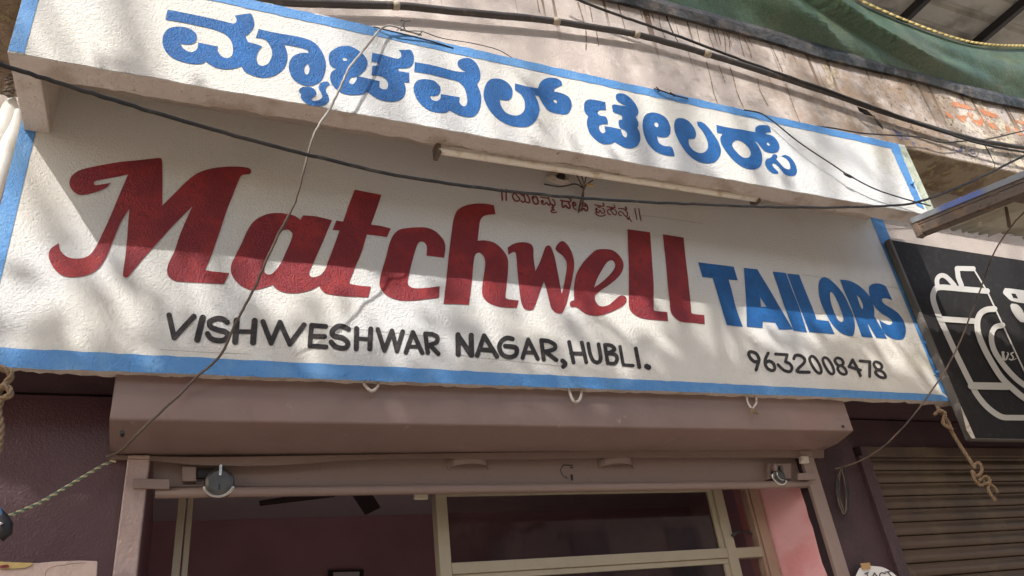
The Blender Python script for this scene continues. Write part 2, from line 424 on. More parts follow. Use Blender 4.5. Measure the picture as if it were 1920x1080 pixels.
# painted panel and bands of the lower sign (flat paint, 4 mm steps)
def paint_quad(px, y, m, name, parent, seg=60, wob=.0022, seed=1):
    """four corners in pixels; the edges wander a little like a hand-painted line"""
    c = [np.array(P(u, v, y)) for u, v in px]; rs = random.Random(seed)
    mb = MB(); a = []; b = []
    for i in range(seg+1):
        t = i/seg
        lo = c[0]*(1-t)+c[1]*t; hi = c[3]*(1-t)+c[2]*t; d = (hi-lo); d = d/np.linalg.norm(d)
        a.append(lo+d*rs.uniform(-wob, wob)); b.append(hi+d*rs.uniform(-wob, wob))
    for i in range(seg): mb.face([a[i], a[i+1], b[i+1], b[i]])
    o = mb.build(name, m, parent); fixn(o); return o
g = -.002
z0 = lambda x: zb(x)
def wq(x0, x1, za0, za1, zb0, zb1, y, m, name, parent, **k):   # quad given in metres
    seg = k.get('seg', 60); rs = random.Random(k.get('seed', 1)); wb = k.get('wob', .002)
    mb = MB(); A = []; B = []
    for i in range(seg+1):
        t = i/seg; x = x0+(x1-x0)*t
        A.append((x, y, za0+(za1-za0)*t+rs.uniform(-wb, wb))); B.append((x, y, zb0+(zb1-zb0)*t+rs.uniform(-wb, wb)))
    for i in range(seg): mb.face([A[i], A[i+1], B[i+1], B[i]])
    o = mb.build(name, m, parent); fixn(o); return o
xr_b, xr_t = PX(1790, 750), PX(1655, 412)
# white field
mb = MB(); pts = [P(-60, 690, g), P(1790, 751, g), P(1650, 408, g)]
mb.face([(XL+.002, g, zb(XL)+.003), P(1790, 750, g), (4.21, g, 4.5), (XL+.002, g, 4.5)]); fixn(mb.build('white_field', 'white', lw))
# blue bands
paint_quad([(-70, 686.5), (1790, 753), (1766, 740), (-70, 648)], g-.0015, 'band', 'blue_band', lw, 120, .0025, 4)
paint_quad([(1790, 753), (1766, 735), (1632, 408), (1654, 408)], g-.002, 'band', 'blue_band', lw, 40, .003, 5)
mb = MB()
L1 = [P(66, 250, g-.003), P(41, 420, g-.003), P(2, 522, g-.003), P(-34, 656, g-.003)]
xin = [PX(66, 252), PX(36, 380), PX(3, 520)]
xi = sum(xin)/3
wq(XL+.001, xi, 2.89, 2.89, 4.2, 4.2, g-.002, 'band', 'blue_band', lw, seg=6, wob=.001)

# --- lettering of the lower sign
YL = -.0045
A = (420, 340, 4.5); B = (690, 360, 4.5); Cw = (920, 400, 4.5); Dw = (1140, 400, 4.5); Ew = (1300, 470, 6); Fw = (1480, 480, 6)
T5 = (0, 270, 4)
def L(m, win, loops, lab, par=lw, y=YL): return painted('letter', m, par, win, loops, y, lab)
L('red', T5, ['520,295 535,245 590,200 700,170 900,135 1050,120 1180,105 1207,107 1216,125! 1218,300 1217,462! 1300,380 1400,280 1480,220 1580,185 1700,170 1800,170 1870,182 1884,203 1872,225 1820,232 1795,260 1740,400 1700,500 1640,680 1580,850 1537,945! 1600,956 1720,967! 1680,1050! 1500,1040 1320,1028 1270,1000 1253,960 1262,900 1310,800 1350,680 1400,560 1445,465! 1380,530 1300,610 1200,720 1100,830 1040,900 960,995 935,1000 922,980 935,880 950,750 960,620 970,485! 900,600 830,770 790,860 740,930 660,980 560,998 480,990 420,950 380,890 364,835 380,785 440,743! 450,790 480,830 530,855 600,858 660,840 700,800 740,730 820,560 900,370 962,228! 880,245 720,275 703,292 715,308 760,303 830,292! 800,325 720,360 620,382 570,370 535,335'], 'large red script capital M')
L('red', A, ['470,267 550,278 600,292 645,325! 668,286! 780,296 912,328! 880,400 830,520 785,620 735,730 718,775 735,805 770,808! 805,880! 740,915 640,940 550,943 470,925 425,890 412,872! 350,895 240,917 160,890 100,840 60,770 62,700 90,640 150,520 200,410 260,330 340,285 400,270', '520,408 555,415 578,445 565,500 530,580 490,670 445,740 400,782 365,784 340,760 350,700 400,580 450,480 490,420'], 'red letter a')
L('red', A, ['1103,70! 1328,114! 1290,230 1240,365! 1320,375 1408,398! 1375,470! 1290,458 1205,448! 1160,600 1100,740 1058,855 1075,868! 1150,880 1240,888! 1218,978! 1040,970 900,955 850,940 815,905 805,880! 771,808! 820,785 860,730 880,670 930,540 975,415! 915,410! 950,330! 1005,340! 1050,210'], 'red letter t')
L('red', B, ['490,300 560,325 610,370 645,420 653,480 642,556! 570,545 495,537! 498,470 485,435 455,418 430,425 410,460 380,560 350,680 335,760 350,795 400,812 500,808 605,795! 600,880 590,893 480,905 400,915 280,915 180,885 120,835 97,780 110,690 150,560 180,440 210,370 260,320 340,303 420,298'], 'red letter c')
L('red', B, ['730,205 760,150 830,112 920,97 1000,100 1062,112! 1075,187! 1000,195 965,212 945,250 935,320 925,410! 985,408 1060,425 1120,470 1165,530 1182,580 1180,680 1168,800 1160,890 1185,905! 1272,915! 1255,978! 1120,970 1020,935 970,880 962,820 975,720 990,600 975,540 940,512 905,530 890,600 880,720 865,850 852,952! 740,945 637,945! 650,830 665,700 685,500 700,380 715,270'], 'red letter h')
L('red', Cw, ['142,290! 200,255 280,243 340,260 360,295 362,370 378,488! 420,400 460,290 485,270 510,285 540,370 570,520 600,680! 620,600 640,480 640,410 610,360 560,320 547,295 570,255 605,234 640,255 685,330 705,420 695,520 670,640 640,760 610,830 590,845 545,835 510,795 490,720 465,620 450,575! 420,650 390,740 360,808 320,818 280,800 255,740 240,620 225,470 215,345 195,325 150,350!'], 'red letter w')
L('red', Cw, ['725,510 770,430 830,360 890,310 960,301 1030,312 1085,355 1120,420 1110,490 1060,555 990,610 930,650 880,690! 880,730 910,775 950,785 1000,770 1060,720 1100,692 1140,705 1145,745 1110,785 1020,830 930,860 850,862 790,840 745,805 720,788! 680,790 667,765 680,740 705,735! 702,660 708,580', '1020,395 1045,415 1050,450 1020,500 950,570 872,628! 900,550 950,460 985,410'], 'red letter e')
L('red', Dw, ['165,133! 355,160! 365,300 375,450 385,600 385,770 388,815 410,825! 500,832! 507,908! 400,900 310,890 240,865 190,820 175,760 177,600 175,400 168,260'], 'red letter l next to the e')
L('red', Dw, ['463,176! 638,205! 652,350 670,500 685,640 700,790 705,840 730,850! 813,858! 817,935! 720,925 620,915 570,885 530,830 520,740 505,600 490,420 475,290'], 'red letter l ending the word')
L('blue', Ew, ['55,130! 455,180! 500,333! 397,325! 430,440 480,640 558,858! 378,838! 320,650 265,460 220,308! 102,296!'], 'blue capital T')
L('blue', Ew, ['570,193! 720,210! 750,260 860,440 970,630 1122,885! 965,887! 922,810! 780,796! 780,868! 603,856! 597,640 585,430', '752,525! 825,632! 762,630!'], 'blue capital A')
L('blue', Ew, ['893,235! 1040,250! 1100,410 1190,640 1280,918! 1128,900! 1030,640 970,460'], 'blue capital I')
L('blue', Fw, ['-25,198! 110,210! 160,340 230,510 290,660 305,715! 445,732! 510,880! 225,855! 150,660 80,480'], 'blue capital L')
L('blue', Fw, ['395,236 450,260 530,330 610,430 680,570 725,690 738,800 720,890 670,898 590,870 500,790 430,680 370,560 335,440 330,320 350,260', '465,405 500,430 550,530 595,650 608,720 585,742 545,715 500,620 465,510 458,430'], 'blue capital O')
L('blue', Fw, ['570,265! 660,275 740,305 830,370 900,450 945,550 958,630 955,675! 1010,770 1100,930! 978,920! 925,830 875,745! 905,830 943,920! 815,908! 750,720 690,560 630,420', '758,440! 790,470 825,540 828,590 815,595! 790,540'], 'blue capital R')
L('blue', Fw, ['905,335 940,315 1000,308 1060,325 1090,345! 1160,500! 1110,480 1060,475 1040,495 1070,540 1150,590 1230,650 1290,740 1312,830 1300,900 1270,938 1200,940 1120,910 1070,870 1045,830 1010,715! 1060,750 1120,775 1155,760 1155,730 1110,690 1030,640 970,580 920,500 900,430 895,370'], 'blue capital S')
G = (300, 570, 6); H6 = (570, 590, 6); I5 = (840, 610, 4.8)
def K(win, w_, strokes, lab, m='black', y=YL, par=lw): return stroked('letter', m, par, win, strokes, w_, y, lab)
K(G, 62, ['-102,125 160,380 380,140'], 'black capital V')
K(G, 72, ['-480,155 420,400'], 'black capital I after the V')
K(G, 62, ['755,205 700,168 630,165 560,200 570,255 640,288 730,312 765,350 720,405 640,410 570,385 535,335'], 'black capital S after the I')
K(G, 70, ['-862,185 845,425', '-1065,190 1047,432', '-52:850,308 1050,312'], 'black capital H after the first S')
K(G, 58, ['-1158,198 1250,440 1350,205 1460,452 1620,235'], 'black wide capital W in the first word')
K(H6, 54, ['-85,120 65,352', '-85,118 245,132', '-75,240 232,246', '-65,350 248,362'], 'black capital E')
K(H6, 58, ['500,162 430,130 370,135 315,190 340,240 430,260 490,312 480,362 425,378 350,355 305,308'], 'black capital S after the E')
K(H6, 58, ['-592,156 587,385', '-750,160 740,385', '-44:590,268 740,276'], 'black capital H after the second S')
K(H6, 52, ['-830,165 905,405 990,180 1045,408 1110,190'], 'black narrow capital W')
K(H6, 52, ['-1145,425 1225,198 1330,430', '-44:1180,358 1290,360'], 'black capital A before the R')
K(H6, 50, ['-1365,215 1392,430', '-1365,213 1440,218', '1440,218 1498,250 1490,310 1400,345', '-1420,345 1512,440'], 'black capital R ending the first word')
K(I5, 48, ['-90,85 92,260', '-90,92 210,268', '-209,90 212,268'], 'black capital N')
K(I5, 42, ['-262,272 325,92 440,280', '-290,218 400,226'], 'black capital A after the N')
K(I5, 42, ['580,122 530,113 480,145 462,200 490,262 550,286 605,270 620,225 600,196 515,186'], 'black capital G')
K(I5, 38, ['-672,292 722,128 808,302', '-36:692,243 770,246'], 'black capital A after the G')
K(I5, 38, ['-840,134 862,308', '-840,133 900,140', '900,140 958,172 955,215 865,238', '-880,240 975,312'], 'black capital R before the comma')
K(I5, 40, ['1030,318 1056,345 1038,372'], 'black comma')
K(I5, 36, ['-1090,150 1130,335', '-1204,155 1244,332', '-1108,252 1225,255'], 'black capital H before the U')
K(I5, 35, ['1262,165 1280,260 1310,320 1350,332 1374,295 1355,170'], 'black capital U')
K(I5, 34, ['-1412,176 1438,340', '1412,175 1470,182 1498,220 1430,252', '1430,252 1500,262 1522,300 1500,342 1438,340'], 'black capital B')
K(I5, 30, ['-1548,192 1577,355', '-1577,355 1665,362'], 'black capital L')
K(I5, 36, ['-1690,208 1722,375'], 'black capital I before the full stop')
K(I5, 48, ['-1788,370 1806,378'], 'black full stop')
J = (1390, 640, 6.4)
K(J, 40, ['212,228 155,242 100,185 92,135 125,125 185,155@', '-212,228 178,342'], 'digit 9')
K(J, 38, ['322,142 292,205 285,262 310,320 370,352 402,325 385,268 335,235 295,258'], 'digit 6')
K(J, 36, ['-412,152 550,160', '-550,160 530,245', '530,245 582,270 608,320 580,362 510,345 440,280'], 'digit 3')
K(J, 38, ['630,208 650,170 705,170 758,210 752,258 700,310 668,350 690,368', '-690,368 815,370'], 'digit 2 after the 3')
K(J, 34, ['845,178 890,205 942,290 960,360 940,382 900,362 850,290 818,215@'], 'digit 0 after the 2')
K(J, 34, ['1000,195 1045,218 1095,300 1112,370 1088,392 1050,368 1000,290 978,222@'], 'digit 0 before the 8')
K(J, 34, ['1150,200 1200,215 1225,262 1190,290 1150,278 1122,230@', '1190,290 1240,325 1262,378 1230,396 1180,372 1155,320@'], 'digit 8 after the zeros')
K(J, 36, ['-1335,222 1292,305 1430,345', '-1335,222 1380,300 1430,412'], 'digit 4')
K(J, 36, ['-1425,235 1542,245 1540,422'], 'digit 7')
K(J, 34, ['1610,245 1662,262 1688,305 1660,340 1618,325 1590,275@', '1655,345 1712,382 1732,430 1690,436 1640,412 1608,368@'], 'digit 8 ending the number')
Ka = (935, 350, 16.696); Kb = (1045, 360, 24); Kc = (1105, 370, 18.286)
def kan(win, strokes, lab, w_): return stroked('letter', 'red2', lw, win, strokes, w_, YL, lab, .5, .1)
kan(Ka, ['-85,80 118,425', '-235,85 238,425'], 'small double bar opening the line', 50)
kan(Ka, ['520,218 450,240 445,330 500,425 570,455 645,420 655,370 590,300 540,225@', '700,440 760,490 820,450 825,390 790,300 740,270', '-670,235 800,260', '-800,265 820,225 790,175', '850,470 900,500 965,485 965,400 930,310 890,265'], 'small Kannada letter ya', 46)
kan(Ka, ['1085,300 1110,350 1060,360 1050,320 1060,400 1100,500 1160,545 1230,525 1235,460 1200,350 1150,300'], 'small Kannada letter la', 48)
kan(Ka, ['-1315,325 1560,360', '-1560,360 1570,300 1525,270', '1560,370 1600,470 1600,560 1560,580 1500,500 1450,540 1400,560 1345,500 1350,440 1385,440 1390,490', '1600,470 1660,560 1740,600 1765,540 1740,450 1680,395', '-1700,560 1690,650', '1725,655 1665,665 1700,700 1740,735 1660,735 1650,790 1720,815 1815,790'], 'small Kannada letters mma', 40)
kan(Kb, ['-70:150,375 300,410 540,440', '-75:490,255 560,300', '65:560,300 610,350 590,420 520,440', '70:235,420 215,520 220,640 280,690 370,610 460,700 540,735 570,680 560,580 500,490'], 'small Kannada letter de', 66)
kan(Kb, ['-90:700,560 705,480 770,480', '790,490 830,560 810,620 740,600 700,520', '55:700,560 710,660 770,760 845,790'], 'small Kannada long vowel sign', 60)
kan(Kb, ['1150,490 1240,520 1340,620 1370,760 1320,850 1240,800 1180,730 1100,820 1040,820', '1130,500 1120,590 1200,620 1270,640 1260,580'], 'small Kannada letter vi', 66)
kan(Kc, ['-180,255 400,300 500,300', '-505,300 500,230 465,200', '300,300 340,350 390,320', '240,370 225,430 260,500 320,530 360,440 400,500 470,550 520,510 510,430 450,375', '-60:245,380 265,420', '215,515 270,610 380,645 480,635 555,590'], 'small Kannada letter pra', 38)
kan(Kc, ['-600,315 720,340 870,360', '-880,360 875,310 850,270', '-90:760,380 800,390', '720,420 640,430 625,500 660,570 730,590', '740,440 800,540 870,600 925,560 920,480 875,420'], 'small Kannada letter sa', 38)
kan(Kc, ['-1000,380 1130,390 1270,420', '-50:1275,410 1270,370 1245,330', '1090,630 1020,590 1010,510 1070,490 1150,530 1200,610 1280,660 1315,590 1290,500 1220,420', '-80:1330,720 1345,730', '-34:1375,650 1370,730 1455,830'], 'small Kannada letters nna', 36)
kan(Kc, ['-1565,380 1632,775', '-1695,385 1775,810'], 'small double bar closing the line', 32)

for r_ in ('1205,404 1255,410 1318,419', '1505,515 1540,520 1560,523', '1640,535 1690,541', '855,665 905,671 960,677 1010,682 1060,687', '580,608 700,620 830,634', '300,655 380,660 470,664', '1395,722 1500,730 1600,737'):
    stroked('pencil_line', 'pencil', lw, (0, 0, 1), [r_], .9, -.0030, None, .5, .5)
# --- upper sign: concrete canopy box with a painted front beam
zbm = 3.862; ztp = 4.412; XR = 4.105; XLc = -.706
cp = thing('sign_canopy', 'projecting concrete canopy with blue Kannada lettering on its white front', 'canopy', (1.7, -.2, 3.86))
n = 170; rs = random.Random(11)
mb = MB(); zz = []; v = 0
for i in range(n+1): v = v*.6+rs.uniform(-.0022, .0022); zz.append(zbm+v-.002)
yb = []; v = 0
for i in range(n+1): v = v*.8+rs.uniform(-.006, .006); yb.append(YC+.098+v)
xx = [XLc+(XR-XLc)*i/n for i in range(n+1)]
rs = random.Random(12); lip = []; v = 0
for i in range(n+1): v = v*.6+rs.uniform(-.004, .004); lip.append(v)
tp = []; v = 0
for i in range(n+1): v = v*.7+rs.uniform(-.004, .004); tp.append(ztp+v)
for i in range(n):
    a, b = xx[i], xx[i+1]
    mb.face([(a, YC, zz[i]), (b, YC, zz[i+1]), (b, YC, tp[i+1]), (a, YC, tp[i])])
    mb.face([(a, YC, zz[i]), (a, yb[i], zz[i]+lip[i]), (b, yb[i+1], zz[i+1]+lip[i+1]), (b, YC, zz[i+1])])
    mb.face([(a, yb[i], zz[i]+lip[i]), (a, yb[i], 4.13), (b, yb[i+1], 4.13), (b, yb[i+1], zz[i+1]+lip[i+1])])
    mb.face([(a, YC, tp[i]), (b, YC, tp[i+1]), (b, YC+.09, tp[i+1]), (a, YC+.09, tp[i])])
mb.face([(XLc, YC, zbm), (XLc, YC, ztp), (XLc, YC+.1, ztp), (XLc, YC+.1, zbm)])
mb.face([(XR, YC, zbm), (XR, YC+.1, zbm), (XR, YC+.1, ztp), (XR, YC, ztp)])
mb.build('front_beam', 'bare', cp)
mb = MB(); mb.box(XLc, XLc+.094, YC+.099, -.001, zbm-.002, 4.40); mb.build('side_beam', 'bare', cp, .006)
mb = MB(); mb.box(XLc+.094, XR-.004, YC+.099, -.001, 4.13, 4.25); mb.build('slab', 'grey', cp)
yc = YC-.002
xr2 = PX(1690, 335, YC)
mb = MB(); 
for i in range(n):
    a, b = xx[i], xx[i+1]
    mb.face([(a, yc, zz[i]+.003), (b, yc, zz[i+1]+.003), (b, yc, tp[i+1]), (a, yc, tp[i])])
fixn(mb.build('white_field', 'white', cp))
# the greenish bare margin at the right end
wq(4.035, XR, zbm+.004, zbm+.004, ztp-.01, ztp-.01, yc-.001, 'moss', 'bare_margin', cp, seg=6, wob=.004)
zt0 = PZ(480, 20, YC); zt1 = PZ(1671, 279, YC)
wq(XLc+.001, 4.045, zt0-.002, zt1, ztp+.001, ztp-.001, yc-.002, 'band', 'blue_band', cp, seg=130, wob=.003, seed=6)
xa = (PX(72, 0, YC)+PX(47, 98, YC))/2
wq(XLc+.001, xa, zbm+.006, zbm+.006, zt0, zt0, yc-.002, 'band', 'blue_band', cp, seg=8, wob=.003)
paint_quad([(1671, 279), (1719, 385), (1733, 392), (1684, 273)], yc-.0025, 'band', 'blue_band', cp, 30, .003, 8)
# small blob on the right band
mb = MB(); c_ = P(1709, 347, yc-.006)
# lettering of the upper sign
YU = yc-.002
K1 = (290, 10, 6); K2 = (460, 40, 6); K3 = (600, 70, 6); K4 = (760, 90, 4.5); K5 = (1080, 160, 6); K6 = (1240, 200, 5.142857)
def U(win, loops, lab): return painted('letter', 'blue', cp, win, loops, YU, lab)
def sh(s, dx, dy):
    o = []
    for t in s.split():
        c = '!' if t.endswith('!') else ''; a, b = t.rstrip('!').split(','); o.append('%g,%g%s' % (float(a)+dx, float(b)+dy, c))
    return ' '.join(o)
k2 = sh('150,85! 300,120 500,155 650,185 770,235 850,320 895,420 905,520 870,640 810,700 720,725 620,705 540,650 495,560 492,470 530,400 590,365 660,353 720,358! 690,320 600,290 440,262! 470,350 470,440 440,520 380,580 300,620 200,635 100,615 0,570', 1020, 180)
hole2 = sh('700,478 722,530 710,585 685,597 662,560 668,510', 1020, 180)
U(K1, ['145,48! 420,100 700,160 880,202 915,190 920,150 900,115! 1000,98 1085,90! 1115,160 1115,240 1070,310 1020,345! 1050,413! 1130,432 1212,460! 1165,520 1145,600 1165,660 1215,680 1280,650 1320,560 1310,480 1260,400 1200,372 1137,365! '
       + k2 + ' 975,685! 920,705 800,720 690,700 620,665 572,628! 540,655 450,660 330,640 200,590 120,510 88,420 100,330 150,265 230,240 330,243 420,275 470,330 465,400 420,435 340,438 282,425! 330,490 390,522 440,520 480,480 490,418! 600,440 712,462! 705,490 725,540 770,582 830,590 870,560 880,480 860,400 800,330 680,275 500,232 300,190 122,160!',
       hole2], 'large blue Kannada letter mya')
U(K2, ['640,740 700,733 760,750 795,790 795,830 760,855 735,880! 770,893 830,885 865,850 850,800 825,750 840,700 880,680 930,680 950,710! 915,735 905,780 935,840 940,890 900,935 830,952 740,945 670,910 625,860 628,820! 605,790 610,760'], 'small blue hook below the first letter')
U(K3, ['180,120 250,98 340,100 430,145 500,205 535,280 510,360 460,410 430,438! 540,462 672,492! 668,550 700,580 750,580 768,530 740,470 680,435 578,425! 590,320! 655,315! 655,285! 578,272! 588,172! 700,195 870,240 912,215 905,165 880,142! 960,140 1020,142 1050,190 1055,260 1030,320 980,345 880,348! 885,380! 1003,398! 1005,508! 945,505! 965,580 940,670 870,715 780,722 670,700 590,655 530,612! 480,640 380,648 270,635 190,590 130,520 112,450 130,390 183,355! 120,320 97,240 115,170', '252,238 275,227 305,242 300,262 268,262', '325,495 350,452 412,446 412,475 375,525 340,520'], 'large blue Kannada letter cha')
U(K4, ['80,118! 250,150 420,195 520,203! 480,185 445,150 445,110 490,85 550,88 600,130 632,200 630,260 605,305! 635,380 640,450 620,530 580,575 520,583 450,565 375,525! 340,545 280,545 190,520 110,450 72,370 75,310 110,270 170,263 240,275 290,320 296,355 286,385 260,403 207,402! 225,435 265,447 292,430 300,388! 460,415! 455,455 485,490 515,480 522,430 500,340 450,285 380,265 200,220 75,200!'], 'large blue Kannada letter ve')
U(K4, ['730,260 800,260 860,290 900,340 902,400 870,440 795,435! 810,490 850,545 920,570 970,560 1005,520 1005,450 975,390 925,355! 925,297! 1030,325 1120,340! 1140,290 1190,255 1260,252 1310,275 1322,310 1300,325 1260,345 1255,365! 1330,385 1385,420 1405,480 1390,530 1360,558 1290,555 1210,530 1160,470 1125,405! 1095,400! 1125,470 1132,530 1100,610 1040,660 950,665 850,640 760,580 695,500 663,420 665,350 690,290', '1248,435 1275,440 1278,465 1260,460'], 'large blue Kannada letter l with a looped tail')
U(K5, ['150,158 240,168 330,188! 338,278! 260,280 245,310 270,340 330,350 355,390 358,438! 290,438 258,465 270,510 300,538 328,520 318,458! 420,475 505,496! 525,560 560,585 575,555 560,515 500,480 482,450 482,395 520,385! 515,345 470,320 415,300! 402,225! 430,213! 500,225 572,235! 500,200 455,160 450,110 480,90 540,95 610,140 670,210 700,280 695,330 670,355! 700,410 700,450 690,475! 720,540 722,620 690,680 630,708 550,700 480,665 440,637! 380,660 290,655 210,600 150,530 125,450 125,390 140,350! 100,300 90,230 105,180'], 'large blue Kannada letter te')
U(K5, ['800,318 870,305 950,325 1020,375 1060,460 1060,540 1020,580 960,585 912,573! 930,640 990,680 1060,688 1085,705 1110,790 1095,798 1000,785 900,745 830,680 775,580 748,460 760,370', '880,430 905,412 928,440 922,468 895,465'], 'blue Kannada long vowel sign shaped like a nine')
U(K6, ['150,115 210,112 270,145 320,210 335,260 320,305 262,312! 270,370 310,420 370,447 420,435 450,390 440,320 400,240 350,180! 345,145! 380,145 430,175 500,260 555,350 575,430 550,500 500,540 420,545 330,515 250,450 180,350 130,240 125,160'], 'large blue Kannada letter la')
U(K6, ['530,175! 640,200 780,222 905,245! 910,200 950,178 1020,180 1050,210 1058,248! 1020,248 1005,262! 1070,280 1120,330 1140,390 1120,435 1070,448 1000,430 960,390 925,345 890,322! 930,370 965,440 973,520 950,580 890,605 800,590 710,530 630,440 575,350 570,300 590,262! 538,250!', '690,345 730,322 790,345 845,400 862,450 840,490 780,485 720,430 685,380', '1015,350 1030,345 1045,368 1030,375'], 'large blue Kannada letter r with a round counter')
U(K6, ['1065,480 1080,460 1110,462 1120,485 1105,505! 1140,540 1185,590 1230,605 1245,590 1230,530 1190,490 1155,478! 1190,465 1240,485 1290,550 1308,620 1290,660 1240,668 1190,650 1140,590 1110,560 1080,545 1070,560 1090,590 1130,630! 1125,648! 1070,640 1020,595 1000,540 1015,505 1045,495'], 'small blue Kannada subscript sa')

# --- balcony wall above
zp0 = 4.512
bw = thing('balcony_wall', 'stained pink plaster balcony wall above the signs with faded orange writing', 'wall', (4, YW, zp0))
mb = MB(); mb.box(-8, 11, YW, YW+.2, zp0, 5.36); mb.build('parapet', 'pink', bw, .006)
mb = MB(); mb.box(-8, 11, YW+.201, .6, zp0+.02, zp0+.16); mb.build('floor_slab', 'soffit', bw)
mb = MB(); mb.box(-8, 11, YW+.004, -.001, zp0-.004, zp0+.018); mb.build('rough_soffit', 'soffit', bw)
OL = (1750, 180, 9); yo = YW-.002
for s_ in ('310,95! 420,110 600,170 700,240! 560,220 430,190 350,180!', '210,265 320,340 310,375 250,350', '380,310 430,340 530,320 560,380 510,445 440,400 385,350',
           '570,290 620,280 680,320 650,370 720,410 780,400 790,330 840,400 840,470 790,520 720,480 640,400', '780,210 900,250 1040,290 1140,380! 1000,355 850,310',
           '880,370 930,440 1040,490 1090,570 1000,540 920,470', '1220,470 1262,480 1305,590 1270,630 1215,540', '1380,400 1530,430 1620,480 1530,490 1400,440', '1350,520 1420,560 1490,640 1600,640 1440,660'):
    painted('letter', 'orange', bw, OL, [s_], yo, 'faded orange brush stroke of the old writing')
ML = (1600, 180, 8)
for s_ in ('610,490 680,540 745,600 740,655 680,630 640,570', '770,600 830,600 840,640 790,655', '880,680 935,720 930,755 890,720', '650,470 700,470 710,495 680,500', '1090,770 1130,790 1120,810', '1540,820 1590,800 1600,750 1640,800 1620,840 1570,840'):
    painted('letter', 'violet', bw, ML, [s_], yo, 'faded violet brush stroke of the old writing')
stroked('letter', 'violet', bw, ML, ['1670,740 1690,820 1780,900 1850,900 1880,840', '1760,810 1810,800 1820,850 1780,860@'], 14, yo-.002, 'faded violet ring of the old writing')
D1 = (1320, 0, 3.195); D2 = (960, 0, 4)
for win, runs in ((D1, ('15,130 35,220 60,290', '15,370 40,470 60,560 85,625', '70,140 100,265', '95,150 125,230 130,315', '85,380 125,490', '125,170 165,270', '150,170 155,300', '155,400 180,480 200,560 235,638', '205,200 225,280 240,330',
        '230,210 270,290 285,345', '320,470 335,540 360,590 385,632', '245,200 290,275', '400,265 430,335', '435,340 470,430', '490,500 520,590 545,660 575,735', '465,275 490,350')),
        (D2, ('190,0 205,90', '495,20 520,100 555,240 555,370', '580,30 605,160', '630,220 650,340', '945,30 980,135', '1000,40 1025,150', '1035,50 1065,160', '1100,70 1110,180 1150,290', '1210,110 1250,260', '1370,130 1410,330'))):
    for q, r_ in enumerate(runs): stroked('dirt_run', 'dirt', bw, win, [r_], win[2]*random.uniform(1.3, 2.2), yo-.0006*(q % 3), None, .7, .8)
for r_ in ('610,60 590,110 640,150 650,200', '700,330 740,420 760,520', '750,360 790,450'): stroked('dirt_patch', 'dirt2', bw, D1, [r_], 40, yo, None, 1.2, 4)
# ledge with dirty black sheet
lg = thing('balcony_ledge', 'narrow ledge wrapped in torn dirty black sheet along the top of the pink wall', 'ledge', (4, YW-.06, 5.25))
def ledge_pt(px, py, y): return np.array(P(px, py, y))
lows = [(1010, -36), (1130, -4), (1260, 28), (1440, 76), (1540, 107), (1620, 127), (1690, 143), (1770, 165), (1840, 186), (1920, 203), (2000, 224)]
ups = [(1010, -62), (1130, -34), (1260, 2), (1440, 50), (1540, 82), (1620, 106), (1705, 130), (1770, 146), (1840, 163), (1920, 183), (2000, 204)]
lo_ = catmull([P(u, v, YW-.03) for u, v in lows], 12); up_ = catmull([P(u, v, YW-.05) for u, v in ups], 12)
rs = random.Random(5); mb = MB()
lo2 = [p+np.array([0, rs.uniform(-.002, .002), rs.uniform(-.003, .003)]) for p in lo_]
md = [(a+b)/2+np.array([0, -.012+rs.uniform(-.003, .003), 0]) for a, b in zip(lo_, up_)]
for i in range(len(lo_)-1):
    a, b = lo2[i], lo2[i+1]
    mb.idx([a, b, md[i+1], md[i]], [(0, 1, 2, 3)], True); mb.idx([md[i], md[i+1], up_[i+1], up_[i]], [(0, 1, 2, 3)], True)
    ya = np.array([a[0], YW, a[2]+.012]); yb2 = np.array([b[0], YW, b[2]+.012])
    mb.face([ya, yb2, b, a])
mb.build('black_sheet', 'poly', lg)
mb = MB(); mb.box(-8, 2.0, YW-.09, YW+.2, 5.36, 5.44); mb.build('coping', 'bare', lg)

# --- tarp hung over the balcony rail
ta = thing('green_tarp', 'dark green tarpaulin with an ochre hem sagging over the balcony rail', 'tarpaulin', (5, -.5, 5.4))
bot = catmull([P(u, v, YW-.05) for u, v in [(1000, -60), (1130, -30), (1440, 54), (1620, 108), (1705, 132), (1840, 166), (1920, 186), (2040, 214)]], 12)
hem_px = [(1180, -230), (1380, -110), (1500, -48), (1608, 4), (1700, 44), (1790, 76), (1850, 87), (1925, 89), (2050, 85)]
hemc = [P(u, v, y) for (u, v), y in zip(hem_px, (-.52, -.52, -.50, -.5, -.50, -.49, -.48, -.46, -.45))]
hem = catmull(hemc, 11)
k = 84; import bisect
def resample(c, k):
    d = [0]
    for i in range(len(c)-1): d.append(d[-1]+float(np.linalg.norm(c[i+1]-c[i])))
    out = []
    for i in range(k+1):
        t = d[-1]*i/k; j = min(max(bisect.bisect_right(d, t)-1, 0), len(c)-2)
        f = (t-d[j])/max(d[j+1]-d[j], 1e-9); out.append(c[j]*(1-f)+c[j+1]*f)
    return out
bt = resample(bot, k); hm = resample(hem, k); J_ = 22
grid = []
